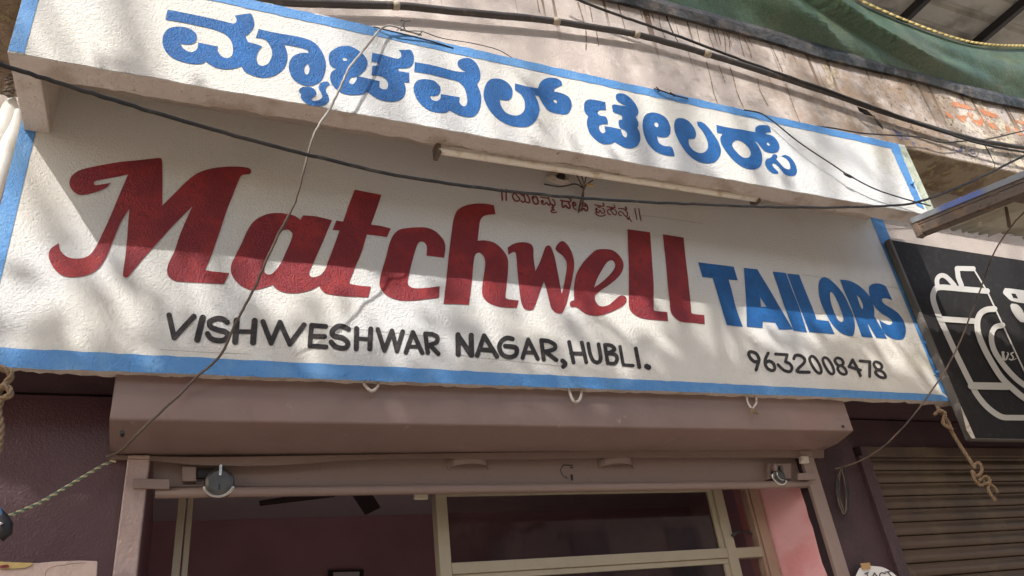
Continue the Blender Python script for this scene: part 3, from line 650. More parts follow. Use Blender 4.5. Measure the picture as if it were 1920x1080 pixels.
for i in range(k+1):
    row = []
    for j in range(J_+1):
        t = j/J_; p = bt[i]*(1-t)+hm[i]*t
        s_ = i/k
        belly = math.sin(math.pi*t)
        # diagonal gathered folds running down to the right
        d1 = t-(.66-s_)*2.1; d2 = t-(.47-s_)*2.4; d3 = t-(.78-s_)*1.6
        f1 = max(0, 1-abs(d1)/(.05 if d1 < 0 else .34)); f2 = max(0, 1-abs(d2)/(.05 if d2 > 0 else .3)); f3 = math.exp(-(d3/.25)**2); f4 = math.sin(7*t+11*s_)
        y = -.04*belly-(.11*f1+.08*f2)*min(1, t*5)+.03*f3*belly+.012*f4*belly-.05*math.sin(math.pi*min(1, t*1.6))*(s_ > .6)*min(1, (s_-.6)*5)
        row.append(p+np.array([0, y, 0]))
    grid.append(row)
mb = MB(); vs = [p for r_ in grid for p in r_]; W_ = J_+1
mb.idx(vs, [(i*W_+j, (i+1)*W_+j, (i+1)*W_+j+1, i*W_+j+1) for i in range(k) for j in range(J_)], True)
mb.build('sheet', 'tarp', ta)
mb = MB()
a_ = [r_[J_-1]*1.1-r_[J_]*.1+np.array([0, -.024, 0]) for r_ in grid]; b_ = [r_[J_]+np.array([0, -.024, .012]) for r_ in grid]
for i in range(k): mb.idx([a_[i], a_[i+1], b_[i+1], b_[i]], [(0, 1, 2, 3)], True)
o = mb.build('hem', 'hem', ta); so_ = o.modifiers.new('t', 'SOLIDIFY'); so_.thickness = .003

# --- balcony roof of profiled sheet on purlins
rf = thing('balcony_roof', 'grey profiled metal roof on dark steel beams over the balcony', 'roof', (6, 1, 7))
ZR = 7.0
mb = MB(); y = -1.2; prof = []
while y < 4.0:
    prof += [(y, 0), (y+.165, 0), (y+.19, .035), (y+.225, .035), (y+.25, 0)]; y += .25
for i in range(len(prof)-1):
    (ya, za), (yb_, zb_) = prof[i], prof[i+1]
    mb.face([(2, ya, ZR+za), (16, ya, ZR+za), (16, yb_, ZR+zb_), (2, yb_, ZR+zb_)])
mb.build('roof_sheet', 'roof', rf)
pur = []
for u, v in ((1720, 12), (1880, 40)):
    d = R @ np.array([u-960, -(v-540), -F]); t = (ZR-.05-CAM[2])/d[2]; pur.append(CAM[0]+d[0]*t)
pur = [pur[0], pur[1]]; st = pur[1]-pur[0]
for x in [pur[0]-st]+pur+[pur[1]+st*q for q in range(1, 5)]:
    MB().box(x-.03, x+.03, -1.15, 3.9, ZR-.09, ZR-.002).build('purlin', 'dark', rf)

# --- upper storey behind the balcony and the flanks
mb = MB(); mb.box(-8, 11, 3.0, 3.2, 4.7, 7.6); tag(mb.build('upper_house_wall', 'grey'), 'plain plaster wall of the upper storey behind the balcony', 'wall')
nb = thing('neighbour_wall', 'brown shaded wall of the neighbouring house left of the canopy', 'wall', (-2, .9, 0))
for q in range(9): MB().box(-6, -.745, .8, 1.0, q*.62, q*.62+.612).build('wall_panel', 'brownwall', nb)
# drain pipe left of the sign
pp = thing('drain_pipe', 'pair of white plastic drain pipes beside the left end of the signs', 'pipe', (-.8, .05, 2.5))
MB().tube([P(34, 206, .03), P(28, 240, .03), (PX(22, 262, .03), .03, PZ(22, 262, .03)), (-.775, .03, 3.4), (-.79, .03, 2.9)], [.010, .024, .034, .034, .034], 16).build('pipe', 'pvc', pp)
MB().tube([P(24, 184, .05), P(20, 200, .05), P(10, 240, .05), (-.85, .05, 3.5), (-.86, .05, 2.9)], [.012, .03, .045, .046, .046], 16).build('pipe', 'pvc', pp)
mb = MB()
for q in range(26):
    c = P(random.uniform(10, 24), random.uniform(140, 186), .0); r_ = random.uniform(.006, .016)
    mb.tube([(c[0]-r_, c[1], c[2]), c, (c[0]+r_, c[1]+.004, c[2]+r_*.6)], [.003, r_*.8, .002], 6)
tag(mb.build('rust_clump', 'rust'), 'crumbling rusty clump at the left end of the canopy', 'rust', kind='stuff')

# ================================================================== SHOP FRONT
# pillars
pl = thing('shop_pillar', 'maroon gloss painted pillar left of the open shutter', 'pillar', (-.5, .3, 0))
xo = (PX(236, 865, YP)+PX(215, 1070, YP))/2
MB().box(-1.6, xo-.003, YP+.01, YP+.6, .1, 2.835).build('painted_face', 'maroon', pl)
pr = thing('shop_pillar', 'dark maroon pillar right of the open shutter with a hanging wire coil', 'pillar', (3.4, .3, 0))
xro = (PX(1522, 865, YP)+PX(1590, 1080, YP))/2
xs0 = (PX(1640, 880, YP)+PX(1703, 1075, YP))/2
MB().box(xro+.003, xs0-.10, YP+.01, YP+.5, .1, 2.835).build('painted_face', 'maroon2', pr)
MB().box(xs0-.098, xs0-.055, YP-.02, YP+.5, .1, 2.60).build('edge_strip', 'maroon2', pr, .005)
MB().box(xs0-.053, xs0, YP-.005, YP+.5, .1, 2.66).build('shutter_channel', 'maroon2', pr, .004)

# hood of the roller shutter
hd = thing('shutter_hood', 'brown sheet metal hood of the rolled up shutter under the sign', 'shutter hood', (1.5, .1, 2.6))
yh = .045; ys = .30
ct = [P(205, 787, yh), P(1600, 808, yh)]; bb = [P(204, 853, ys), P(1541, 845, ys)]
xl, xrr = ct[0][0], ct[1][0]
nn = 48; mb = MB(); rs = random.Random(8)
prof = [(yh, 2.93), (yh, 2.8), (yh, None), (.17, None), (ys, None)]
for i in range(nn):
    q0, q1 = i/nn, (i+1)/nn
    def colm(t):
        x = xl+(xrr-xl)*t; zc = ct[0][2]*(1-t)+ct[1][2]*t; zs = bb[0][2]*(1-t)+bb[1][2]*t
        dent = .004*math.sin(9*t)*math.sin(3.1*t+1)
        up = Vector((x, yh+.003*math.sin(5*t+1), 2.80)); cr_ = Vector((x, yh, zc)); lo = Vector((x, ys, zs)); r3 = [(x, yh, 2.93), tuple(up)]
        a_ = cr_.lerp(up, .07); b_ = cr_.lerp(lo, .05)
        for e_ in (0, .25, .5, .75, 1): r3.append(tuple(a_.lerp(cr_, e_).lerp(cr_.lerp(b_, e_), e_)))
        mid = cr_.lerp(lo, .55); r3.append((mid.x, mid.y+dent-.006, mid.z+dent-.010)); r3.append(tuple(lo)); return r3
    a, b = colm(q0), colm(q1)
    for j in range(len(a)-1): mb.face([a[j], a[j+1], b[j+1], b[j]], True)
mb.face([(xl, yh, 2.93), (xl, yh, ct[0][2]), (xl, ys, bb[0][2]), (xl, .55, bb[0][2]), (xl, .55, 2.93)])
mb.face([(xrr, yh, 2.93), (xrr, .55, 2.93), (xrr, .55, bb[1][2]), (xrr, ys, bb[1][2]), (xrr, yh, ct[1][2])])
mb.face([(xl, ys, bb[0][2]), (xrr, ys, bb[1][2]), (xrr, .55, bb[1][2]), (xl, .55, bb[0][2])])
hs = mb.build('folded_sheet', 'hood', hd)
wm = hs.modifiers.new('weld', 'WELD'); wm.merge_threshold = .0004
mb = MB()
upx = [(198, 853), (380, 857), (600, 854), (900, 849), (1200, 845), (1545, 842)]
dnx = [(198, 860), (290, 863), (380, 872), (520, 872), (600, 866), (700, 860), (830, 858), (960, 860), (1200, 857), (1545, 858)]
U_ = resample(catmull([np.array(P(a, b, ys-.012)) for a, b in upx], 8), 60); D_ = resample(catmull([np.array(P(a, b, ys-.022)) for a, b in dnx], 8), 60)
for i in range(60):
    a, b, c, d = D_[i], D_[i+1], U_[i+1], U_[i]
    mb.idx([a, b, c, d], [(0, 1, 2, 3)]); mb.idx([a, a+np.array([0, .03, .004]), b+np.array([0, .03, .004]), b], [(0, 1, 2, 3)])
    mb.idx([d, c, c+np.array([0, .02, 0]), d+np.array([0, .02, 0])], [(0, 1, 2, 3)])
mb.build('bent_lip', 'steel', hd)
for u, v in ((229, 811), (1580, 800)):
    c = P(u, v, yh); MB().tube([(c[0], c[1]+.03, c[2]), (c[0], c[1]-.006+.0, c[2])], .008, 10).build('rivet', 'dark', hd)

# the bottom plate of the raised shutter, with bar, handles, latches
sh_ = thing('rolling_shutter', 'raised brown rolling shutter with two pull handles and a round bottom bar', 'shutter', (1.5, .33, 2.4))
yq = .335
mb = MB(); mb.slab([(287, 913), (1502, 906), (1497, 846), (287, 855)], yq, .02); mb.build('bottom_plate', 'steel', sh_, .003)
mb = MB(); mb.slab([(287, 913), (1502, 907), (1502, 903), (287, 908)], yq-.012, .011); mb.build('pressed_rib', 'steel', sh_, .003)
a, b = np.array(P(291, 925, yq-.035)), np.array(P(1519, 908, yq-.035))
MB().tube([a*(1-t)+b*t for t in np.linspace(0, 1, 14)], .0205, 16).build('bottom_bar', 'steel', sh_)
def handle(u0, u1, v0, v1):
    mb = MB(); c0 = np.array(P(u0, v0, yq)); c1 = np.array(P(u1, v0, yq)); zt = c0[2]; zb_ = P(u0, v1, yq)[2]
    pr_ = []
    for i in range(13):
        t = i/12; x = c0[0]*(1-t)+c1[0]*t; y = yq-.004-.042*math.sin(math.pi*min(max(t, .0), 1))**.45
        pr_.append((x, y, .006*math.sin(math.pi*t)))
    for i in range(12):
        A_, B_ = pr_[i], pr_[i+1]
        mb.hexa([(A_[0], A_[1], zb_+A_[2]), (B_[0], B_[1], zb_+B_[2]), (B_[0], B_[1], zt+B_[2]), (A_[0], A_[1], zt+A_[2])],
                [(A_[0], A_[1]+.003, zb_+A_[2]), (B_[0], B_[1]+.003, zb_+B_[2]), (B_[0], B_[1]+.003, zt+B_[2]), (A_[0], A_[1]+.003, zt+A_[2])])
    for x in (c0[0]-.006, c1[0]+.006): mb.box(x-.006, x+.006, yq-.006, yq, zb_-.008, zt)
    mb.build('pull_handle', 'steel', sh_)
handle(842, 912, 863, 877); handle(1124, 1183, 863, 876)
stroked('scratch', 'dark', sh_, (960, 810, 4), ['-8:385,248 455,250', '6:385,250 365,285 385,330 418,345', '10:440,265 455,268'], 6, yq-.004)
stroked('keyhole', 'dark', sh_, (960, 810, 4), ['-448,325 450,355'], 18, yq-.005)
# latch hasps
mb = MB(); mb.slab([(342, 902), (368, 902), (368, 874), (342, 874)], yq-.035, .034); mb.build('latch_plate', 'steel', sh_, .003)
mb = MB(); mb.slab([(369, 896), (404, 895), (404, 878), (369, 878)], yq-.022, .02); mb.build('latch_bolt', 'dark', sh_, .003)
mb = MB(); mb.slab([(1440, 899), (1484, 898), (1484, 868), (1440, 869)], yq-.028, .027); mb.build('latch_plate', 'steel', sh_, .004)

# padlocks
lk = thing('padlock', 'round disc padlock hanging at the left end of the raised shutter', 'padlock', P(411, 903, yq-.06), 'padlocks on the shutter bottom')
c = Vector(P(411, 904, yq-.05)); r_ = .057
def disc(c, r, y0, y1, rim, n_=36):
    mb = MB(); pr2 = [(0.001, y0), (r-rim, y0), (r-rim*.3, y0+rim*.3), (r, (y0+y1)/2), (r-rim*.3, y1-rim*.3), (r-rim, y1), (.001, y1)]
    for i in range(n_):
        a0, a1 = 2*math.pi*i/n_, 2*math.pi*(i+1)/n_
        for j in range(len(pr2)-1):
            (ra, ya), (rb, yb_) = pr2[j], pr2[j+1]
            f = lambda r__, yy, a__: (c.x+r__*math.cos(a__), c.y+yy, c.z+r__*math.sin(a__))
            mb.face([f(ra, ya, a0), f(ra, ya, a1), f(rb, yb_, a1), f(rb, yb_, a0)], j not in (0, len(pr2)-2))
    return mb
disc(c, r_, -.018, .018, .016).build('lock_body', 'lock', lk)
mb = MB(); pts = [(c.x+(r_-.001)*math.cos(a), c.y, c.z+(r_-.001)*math.sin(a)) for a in np.linspace(math.radians(196), math.radians(344), 22)]
mb.tube(pts, .0095, 8).build('chrome_rim', 'chrome', lk)
MB().box(c.x-.002, c.x+.003, c.y-.021, c.y-.017, c.z-.034, c.z-.012).build('keyhole', 'dark', lk)
MB().box(c.x-.004, c.x+.006, c.y-.024, c.y-.012, c.z+.02, c.z+.066).build('shackle_bar', 'chrome', lk, .002)
lk = thing('padlock', 'worn chrome padlock hanging at the right end of the raised shutter', 'padlock', P(1460, 893, yq-.06), 'padlocks on the shutter bottom')
c = Vector(P(1461, 892, yq-.06))
disc(c+Vector((.004, .014, 0)), .043, -.014, .014, .012).build('lock_body', 'lock', lk)
pts = [(c.x+.004+.045*math.cos(a), c.y+.006, c.z+.045*math.sin(a)) for a in np.linspace(math.radians(165), math.radians(330), 24)]
MB().tube(pts, .0085, 10).build('chrome_rim', 'chrome', lk)
MB().box(c.x-.026, c.x-.008, c.y-.012, c.y+.012, c.z+.026, c.z+.060).build('cap', 'steel', lk, .005)
MB().box(c.x+.016, c.x+.034, c.y-.010, c.y+.012, c.z+.022, c.z+.056).build('cap', 'lock', lk, .005)
pts = [(c.x+.004+.024*math.cos(a), c.y-.010, c.z+.004+.03*math.sin(a)) for a in np.linspace(math.radians(150), math.radians(300), 16)]
MB().tube(pts, .0035, 8).build('inner_ring', 'chrome', lk)

# rails
rl = thing('shutter_rail', 'left guide rail of the shutter thick with glossy brown paint', 'shutter rail', (-.13, .3, 0), 'guide rails of the shutter')
xi_ = PX(272, 937, YP-.02)
MB().box(xo, xi_, YP-.02, YP+.09, .12, bb[0][2]-.005).build('channel', 'steel_wet', rl, .006)
mb = MB(); mb.slab([(250, 915), (318, 917), (318, 898), (250, 897)], YP-.034, .012); mb.build('stop_tab', 'steel', rl, .003)
rr_ = thing('shutter_rail', 'right guide rail of the shutter beside the pink wall', 'shutter rail', (3.2, .3, 0), 'guide rails of the shutter')
xii = PX(1512, 900, YP)
xri = (PX(1520, 917, YP-.02)+PX(1571, 1078, YP-.02))/2
MB().box(xri, xro, YP-.02, YP+.004, .12, bb[1][2]-.005).build('channel', 'steel', rr_, .004)
MB().box(xri+.004, xro-.004, YP+.005, YP+.12, .12, bb[1][2]-.005).build('slot_shade', 'darkpanel', rr_)  # near-black face puts the shade of the rail gap into the colour
mb = MB(); mb.slab([(1497, 900), (1530, 899), (1530, 886), (1497, 887)], YP-.034, .012); mb.build('stop_tab', 'steel', rr_, .003)
mb = MB(); mb.slab([(1503, 868), (1518, 868), (1516, 855), (1501, 855)], YP-.036, .02); mb.build('bolt_head', 'hook', rr_, .003)

# window and door frame inside the opening
YF = .585
wf = thing('shop_window', 'cream painted shop window frame with a long glass transom', 'window', (1.7, YF, 1))
def xv(u, v, y=YF): return PX(u, v, y)
x_a, x_b = xv(334, 937), xv(349, 937); x_c, x_d = xv(352, 937), xv(363, 937)
MB().box(x_a, x_b, YF, YF+.04, .12, 2.8).build('door_stile', 'cream', wf, .003)
MB().box(x_c, x_d, YF+.004, YF+.04, .12, 2.8).build('door_stile', 'cream', wf, .003)
x_m0 = (xv(815, 926)+xv(825, 1080))/2; x_m1 = (xv(837, 926)+xv(846, 1080))/2
MB().box(x_m0, x_m1, YF-.01, YF+.06, .12, 2.8).build('middle_stile', 'cream', wf, .003)
x_r0 = (xv(1334, 922)+xv(1368, 1050))/2; x_r1 = (xv(1350, 922)+xv(1386, 1050))/2
MB().box(x_r0, x_r1, YF-.01, YF+.06, .12, 2.8).build('right_stile', 'cream', wf, .003)
zr0 = PZ(1100, 1062, YF); zr1 = PZ(1100, 1042, YF)
MB().box(x_m1+.001, x_r0-.001, YF-.008, YF+.055, zr0, zr1).build('transom_rail', 'cream', wf, .003)
zg = PZ(1100, 1073, YF)
MB().box(x_m1+.001, x_r0-.001, YF+.004, YF+.04, zg, zr0-.001).build('glazing_bead', 'cream', wf, .002)
x_s = xv(1322, 922)
MB().box(x_r0-.030, x_r0-.001, YF+.004, YF+.03, zr1+.001, 2.8).build('glazing_bead', 'cream', wf, .002)
MB().box(x_r0-.030, x_r0-.001, YF+.004, YF+.03, .5, zg-.001).build('glazing_bead', 'cream', wf, .002)
zt_ = PZ(1100, 925, YF)
MB().box(x_m1+.001, x_r0-.031, YF+.0, YF+.04, zt_, zt_+.05).build('top_rail', 'cream', wf, .002)
x_w0 = (xv(1396, 922)+xv(1430, 1030))/2; x_w1 = 3.088
MB().box(x_w0, x_w0+.018, YF+.002, YF+.05, .12, 2.8).build('side_stile', 'creamdark', wf, .002)
MB().box(x_w0+.022, x_w1, YF-.006, YF+.05, .12, 2.8).build('side_stile', 'creamdark', wf, .002)
MB().box(x_r1+.001, x_w0-.001, YF-.006, YF+.05, zr0-.005, zr1-.002).build('side_rail', 'cream', wf, .002)
MB().box(x_m1+.001, x_r0-.031, YF+.018, YF+.023, zr1+.001, zt_-.001).build('pane', 'glass', wf)
MB().box(x_m1+.001, x_r0-.031, YF+.018, YF+.023, .5, zg-.001).build('pane', 'glass', wf)
mb = MB(); mb.tube(path([(1374, 1006, YF-.02), (1380, 998, YF-.03), (1390, 997, YF-.03), (1402, 999, YF-.02), (1411, 1001, YF-.02)]), [.012, .014]+[.011]*10+[.006]*19+[.003]*2, 8); mb.build('latch_handle', 'dark', wf)
mb = MB(); mb.slab([(777, 936), (803, 936), (803, 925), (777, 925)], YF-.01, .02); o = mb.build('door_closer_cap', 'plastic', wf, .004)

# reveals and room
rv = thing('door_reveal', 'bright pink reveal wall inside the right edge of the shop opening', 'wall', (3.1, .45, 0))
x_p = (PX(1507, 917, .345)+PX(1557, 1080, .345))/2-.004
rs = random.Random(4); mb = MB(); zz_ = [i*.06+.12 for i in range(46)]; ed = [x_p+rs.uniform(-.003, .0015) for _ in zz_]
for i in range(45):      # splayed reveal with a chipped front edge
    a, b = zz_[i], zz_[i+1]
    mb.face([(3.089, .62, a), (ed[i], .345, a), (ed[i+1], .345, b), (3.089, .62, b)])
    mb.face([(ed[i], .345, a), (ed[i]+.004, .42, a), (ed[i+1]+.004, .42, b), (ed[i+1], .345, b)])
fixn(mb.build('pink_plaster', 'reveal', rv))
MB().box(3.235, 3.60, .40, .60, .12, 2.83).build('recess_shade', 'darkpanel', rv)  # near-black box paints in the shade between reveal edge and rail
MB().box(3.089, 3.60, .601, .80, .12, 2.83).build('inner_face', 'reveal', rv)
rm = thing('shop_room', 'dim mauve painted room behind the open shop front', 'room', (1.7, 2, 0))
XA, XB, YB, ZC = -.14, 4.6, 3.3, 3.03
MB().box(XA-.2, XA, YP+.12, YB, .1, ZC).build('side_wall', 'room', rm)
MB().box(XB, XB+.2, .80, YB, .1, ZC).build('side_wall', 'room', rm)
MB().box(XA-.2, XB+.2, YB+.001, YB+.2, .1, ZC).build('back_wall', 'room', rm)
MB().box(XA-.2, XB+.2, .62, YB+.2, ZC+.001, ZC+.15).build('ceiling', 'ceil', rm)
MB().box(3.09, XB, .801, .90, .1, ZC).build('front_wall', 'room', rm)
MB().box(XA, 3.09, .60, .72, 2.81, ZC).build('front_wall', 'room', rm)
MB().box(XA-.2, XB+.2, YB-.02, YB, 2.28, 2.30).build('wall_conduit', 'darkpanel', rm)
pf = thing('picture_frame', 'small dark framed certificate on the back wall of the room', 'picture frame', P(650, 1080, YB-.03))
mb = MB(); mb.slab([(616, 1130), (682, 1128), (682, 1068), (616, 1069)], YB-.05, .03); mb.build('frame', 'dark', pf)
mb = MB(); mb.slab([(625, 1120), (674, 1118), (674, 1072), (625, 1073)], YB-.055, .004); mb.build('certificate', 'paper', pf)
fn = thing('ceiling_fan', 'dark ceiling fan inside the dim shop room', 'fan', (1.0, 2.0, 2.75))
hc = Vector(P(632, 896, 1.75)); fn.location = hc
MB().tube([(hc.x, hc.y, hc.z+.05), (hc.x, hc.y, hc.z+.03), (hc.x, hc.y, hc.z-.03), (hc.x, hc.y, hc.z-.05)], [.05, .1, .1, .05], 24).build('motor', 'dark', fn)
MB().tube([(hc.x, hc.y, hc.z+.05), (hc.x, hc.y, ZC)], .012, 8).build('rod', 'dark', fn)
def PZP(u, v, z):
    d = R @ np.array([u-960, -(v-540), -F]); d = d*((z-CAM[2])/d[2]); return Vector(CAM+d)
for q_ in ([(636, 893), (668, 880), (713, 952), (685, 966)], [(625, 918), (486, 941), (487, 949), (628, 932)], [(590, 892), (640, 880), (660, 850), (600, 852)]):
    mb = MB(); q = [PZP(u, v, 2.74) for u, v in q_]
    mb.hexa(q, [p+Vector((0, 0, .006)) for p in q]); mb.build('blade', 'dark', fn)

# neighbour rolling shutter, every slat a piece
ns = thing('rolling_shutter', 'closed brown rolling shutter of the neighbouring shop below the camera sign', 'shutter', (5, .33, 0))
proto = None; pitch = .075
for i in range(30):
    z = 2.60-pitch*(i+1)
    if proto is None:
        mb = MB(); z_ = 0; x0_, x1_ = xs0+.004, 7.5; seg = []
        for q in range(9):
            t = q/8; seg.append((YP+.045-.016*math.sin(math.pi*min(t*1.22, 1))-(.006 if t > .9 else 0), .003+t*(pitch-.006)))
        for q in range(8):
            (ya, za), (yb_, zb_) = seg[q], seg[q+1]
            mb.idx([(x0_, ya, z+za), (x1_, ya, z+za), (x1_, yb_, z+zb_), (x0_, yb_, z+zb_)], [(0, 1, 2, 3)], True)
        mb.face([(x0_, YP+.04, z+.003), (x0_, YP+.07, z-.004), (x1_, YP+.07, z-.004), (x1_, YP+.04, z+.003)])
        proto = mb.build('slat', 'slat', ns); zf = z
    else:
        o = proto.copy(); COL.objects.link(o); o.parent = ns; o.location.z = z-zf
MB().box(xs0-.02, 7.5, YP+.065, YP+.08, .1, 2.62).build('slat_backing', 'darkpanel', ns)
MB().box(xs0-.05, 7.5, YP+.0, YP+.06, 2.60, 2.66).build('head_bar', 'slat', ns, .004)
MB().box(xs0-.1, 7.5, YP+.03, YP+.5, 2.661, 2.836).build('head_panel', 'maroon2', ns)

# black camera sign
bs = thing('camera_sign', 'black sign board with a white line drawing of a camera right of the tailor sign', 'sign', (5, -.1, 2.6))
yb0 = -.048
p0, p1 = P(1668, 456, yb0), P(1826, 821, yb0)
xbL = (p0[0]+p1[0])/2; zB = P(1870, 822, yb0)[2]; zT = (P(1668, 456, yb0)[2]+P(1915, 482, yb0)[2])/2
MB().box(xbL+.012, 7.2, yb0, -.012, zB, zT).build('panel', 'board', bs)
MB().box(xbL-.012, xbL+.011, yb0-.006, -.011, zB-.004, zT+.004).build('edge_frame', 'boardedge', bs, .003)
MB().box(xbL+.012, 7.2, yb0-.004, -.011, zB-.008, zB-.001).build('edge_frame', 'boardedge', bs, .002)
mb = MB(); q = [P(1801, 760, yb0-.009), P(1815, 790, yb0-.009), P(1829, 822, yb0-.009), P(1822, 822, yb0-.009), P(1812, 806, yb0-.009)]
mb.face(q); fixn(mb.build('chipped_edge', 'hook', bs))
yl_ = yb0-.002; LG = (1730, 480, 3.2727)
bcount = [0]
def B_(strokes, w_, lab=None, y=yl_):
    bcount[0] += 1; y = yl_-.0008*bcount[0]
    return stroked('logo_line', 'print', bs, LG, strokes, w_, y, lab, .9, .1)
B_(['395,215 250,203 105,192 70,218 66,275 100,370 150,480 225,640 300,790 340,860 400,930 480,985 560,992 760,992'], 34, 'camera body outline')
B_(['92,190 88,145 110,120 145,128 195,180'], 28, 'flash bump')
B_(['-238,180 218,130', '-218,130 212,78', '-212,76 310,78'], 30, 'shutter knob'); B_(['-312,78 400,225 622,702 680,820'], 9, 'diagonal line', yl_-.001)
B_(['-112,386 322,400'], 34, 'upper bar'); B_(['-300,796 520,800'], 44, 'lower bar', yl_-.0006)
B_(['440,325 390,330 350,360 335,420 350,500 400,610 480,740 560,820 622,870 760,960'], 36, 'outer lens ring', yl_-.0012)
B_(['490,425 445,438 422,490 435,570 490,660 560,740 622,790 760,880'], 33, 'inner lens ring')
stroked('logo_letters', 'print', bs, LG, ['7:488,592 494,632 512,636 526,604 520,592', '12:492,592 500,630', '8:556,592 542,600 556,622 546,638 532,632', '4:556,638 575,628', '11:514,632 524,606', '7:500,590 488,588'], 7, yl_-.001, 'small script initials inside the lens', .45, .05)
painted('letter', 'print', bs, LG, ['505,197! 560,202 700,222! 700,296! 622,290 545,275 515,250 493,225', '543,229! 570,232! 586,262! 556,258!'], yl_, 'white Kannada letter at the right edge')
painted('letter', 'print', bs, LG, ['545,292! 580,297 608,325 622,352! 640,352! 700,400! 650,408 600,405! 572,375 548,338 538,305'], yl_, 'white lower stroke of the Kannada letter')

# ================================================================== AWNING over the neighbour
aw = thing('sheet_awning', 'rusty framed awning of weathered corrugated sheets over the neighbouring shop', 'awning', (5, -1, 3.7))
ax = 3.75
def rowz(y): return 3.735+(y+.5)*.10
d_ = np.array(P(1715, 408, -.5)); ax = float(d_[0])
zA = float(d_[2]); 
dB = R @ np.array([1920-960, -(322-540), -F]); tB = (ax-CAM[0])/dB[0]; Bp = CAM+dB*tB
slope = (Bp[2]-zA)/(Bp[1]+.5)
def az(y): return zA+(y+.5)*slope
# corrugated sheets, three lying side by side
for si, (sx0, sx1, yr) in enumerate(((ax+.02, ax+.72, -.46), (ax+.68, ax+1.42, -.50), (ax+1.38, ax+2.15, -.44), (ax+2.1, ax+2.9, -.47))):
    mb = MB(); nx, ny = 44, 16; vs = []; rs = random.Random(si); rag = [rs.uniform(-.02, .02) for _ in range(nx+1)]
    for i in range(nx+1):
        x = sx0+(sx1-sx0)*i/nx
        for j in range(ny+1):
            t = j/ny; y = (yr+rag[i])*(1-t)+(-2.7)*t
            vs.append((x, y, az(y)-.005+.012*math.sin(x*2*math.pi/.075)*.5+si*.004+.01*math.sin(y*3+si)))
    mb.idx(vs, [(i*(ny+1)+j, (i+1)*(ny+1)+j, (i+1)*(ny+1)+j+1, i*(ny+1)+j+1) for i in range(nx) for j in range(ny)], True)
    o = mb.build('corrugated_sheet', 'awn', aw); sm = o.modifiers.new('t', 'SOLIDIFY'); sm.thickness = .004
def rail(name, m, xa_, xb_, dz0, dz1, y0=-.47, y1=-2.7):
    mb = MB(); mb.hexa([(xa_, y0, az(y0)+dz0), (xb_, y0, az(y0)+dz0), (xb_, y0, az(y0)+dz1), (xa_, y0, az(y0)+dz1)],
                       [(xa_, y1, az(y1)+dz0), (xb_, y1, az(y1)+dz0), (xb_, y1, az(y1)+dz1), (xa_, y1, az(y1)+dz1)])
    return mb.build(name, m, aw, .003)
rail('edge_flashing', 'awnblue', ax-.004, ax+.002, -.030, .006)
rail('top_angle', 'rust', ax+.003, ax+.05, -.050, -.012)
rail('bottom_angle', 'rust', ax+.004, ax+.012, -.105, -.052)
rail('bottom_angle', 'rust', ax+.013, ax+.075, -.108, -.100)
mb = MB(); 
for y in (-.95, -1.5, -2.1): MB().box(ax+.004, ax+3, y-.02, y+.02, az(y)-.06, az(y)-.024).build('cross_bar', 'rust', aw, .002)
MB().box(ax+.0, ax+.05, -.50, -.46, az(-.5)-.115, az(-.5)-.01).build('end_plate', 'rust', aw, .003)
mb = MB(); mb.tube([P(1886, 388, -.85), P(1893, 426, -.82)], [.007, .010], 8); mb.build('drop_pin', 'rust', aw)

# ================================================================== FITTINGS
# tube light under the canopy
tl = thing('tube_light', 'dusty fluorescent tube fixed under the canopy between two rusty holders', 'lamp', P(1120, 330, -.30))
yt = -.33
a, b = np.array(P(822, 283, yt)), np.array(P(1420, 374, yt)); b[2] = b[2]
MB().tube([a*(1-t)+b*t for t in np.linspace(0, 1, 8)], .0165, 16).build('glass_tube', 'tube', tl)
a2 = a+np.array([0, .02, .05]); b2 = b+np.array([0, .02, .05])
mb = MB(); mb.hexa([a2+np.array([0, -.012, -.006]), b2+np.array([0, -.012, -.006]), b2+np.array([0, -.012, .02]), a2+np.array([0, -.012, .02])],
                   [a2+np.array([0, .03, -.015]), b2+np.array([0, .03, -.015]), b2+np.array([0, .03, .02]), a2+np.array([0, .03, .02])]); mb.build('batten', 'tube', tl)
for pnt in (a, b):
    MB().box(pnt[0]-.012, pnt[0]+.010, pnt[1]-.016, pnt[1]+.05, pnt[2]-.022, pnt[2]+.045).build('holder', 'rust', tl, .005)
# conduit hole with hanging wires
ch = thing('wire_outlet', 'broken plaster hole with a bunch of old wires hanging behind the tube light', 'outlet', P(1050, 330, 0))
c = Vector(P(1050, 334, -.008)); mb = MB(); rs = random.Random(2); ring = []
for i in range(28):
    an = 2*math.pi*i/28; ring.append((math.cos(an), math.sin(an), 1+rs.uniform(-.12, .12)))
for i in range(28):
    (c0, s0, r0), (c1, s1, r1) = ring[i], ring[(i+1) % 28]
    mb.idx([(c.x+.085*r0*c0, 0-.006, c.z+.05*r0*s0), (c.x+.085*r1*c1, -.006, c.z+.05*r1*s1), (c.x+.045*c1, -.030, c.z+.028*s1), (c.x+.045*c0, -.030, c.z+.028*s0)], [(0, 1, 2, 3)], True)
    mb.idx([(c.x+.045*c0, -.030, c.z+.028*s0), (c.x+.045*c1, -.030, c.z+.028*s1), (c.x+.018*c1, -.008, c.z+.013*s1), (c.x+.018*c0, -.008, c.z+.013*s0)], [(0, 1, 2, 3)], True)
mb.build('plaster_collar', 'bare', ch)
MB().tube([(c.x, -.034, c.z), (c.x, -.0075, c.z)], .022, 12).build('dark_hole', 'dark', ch)
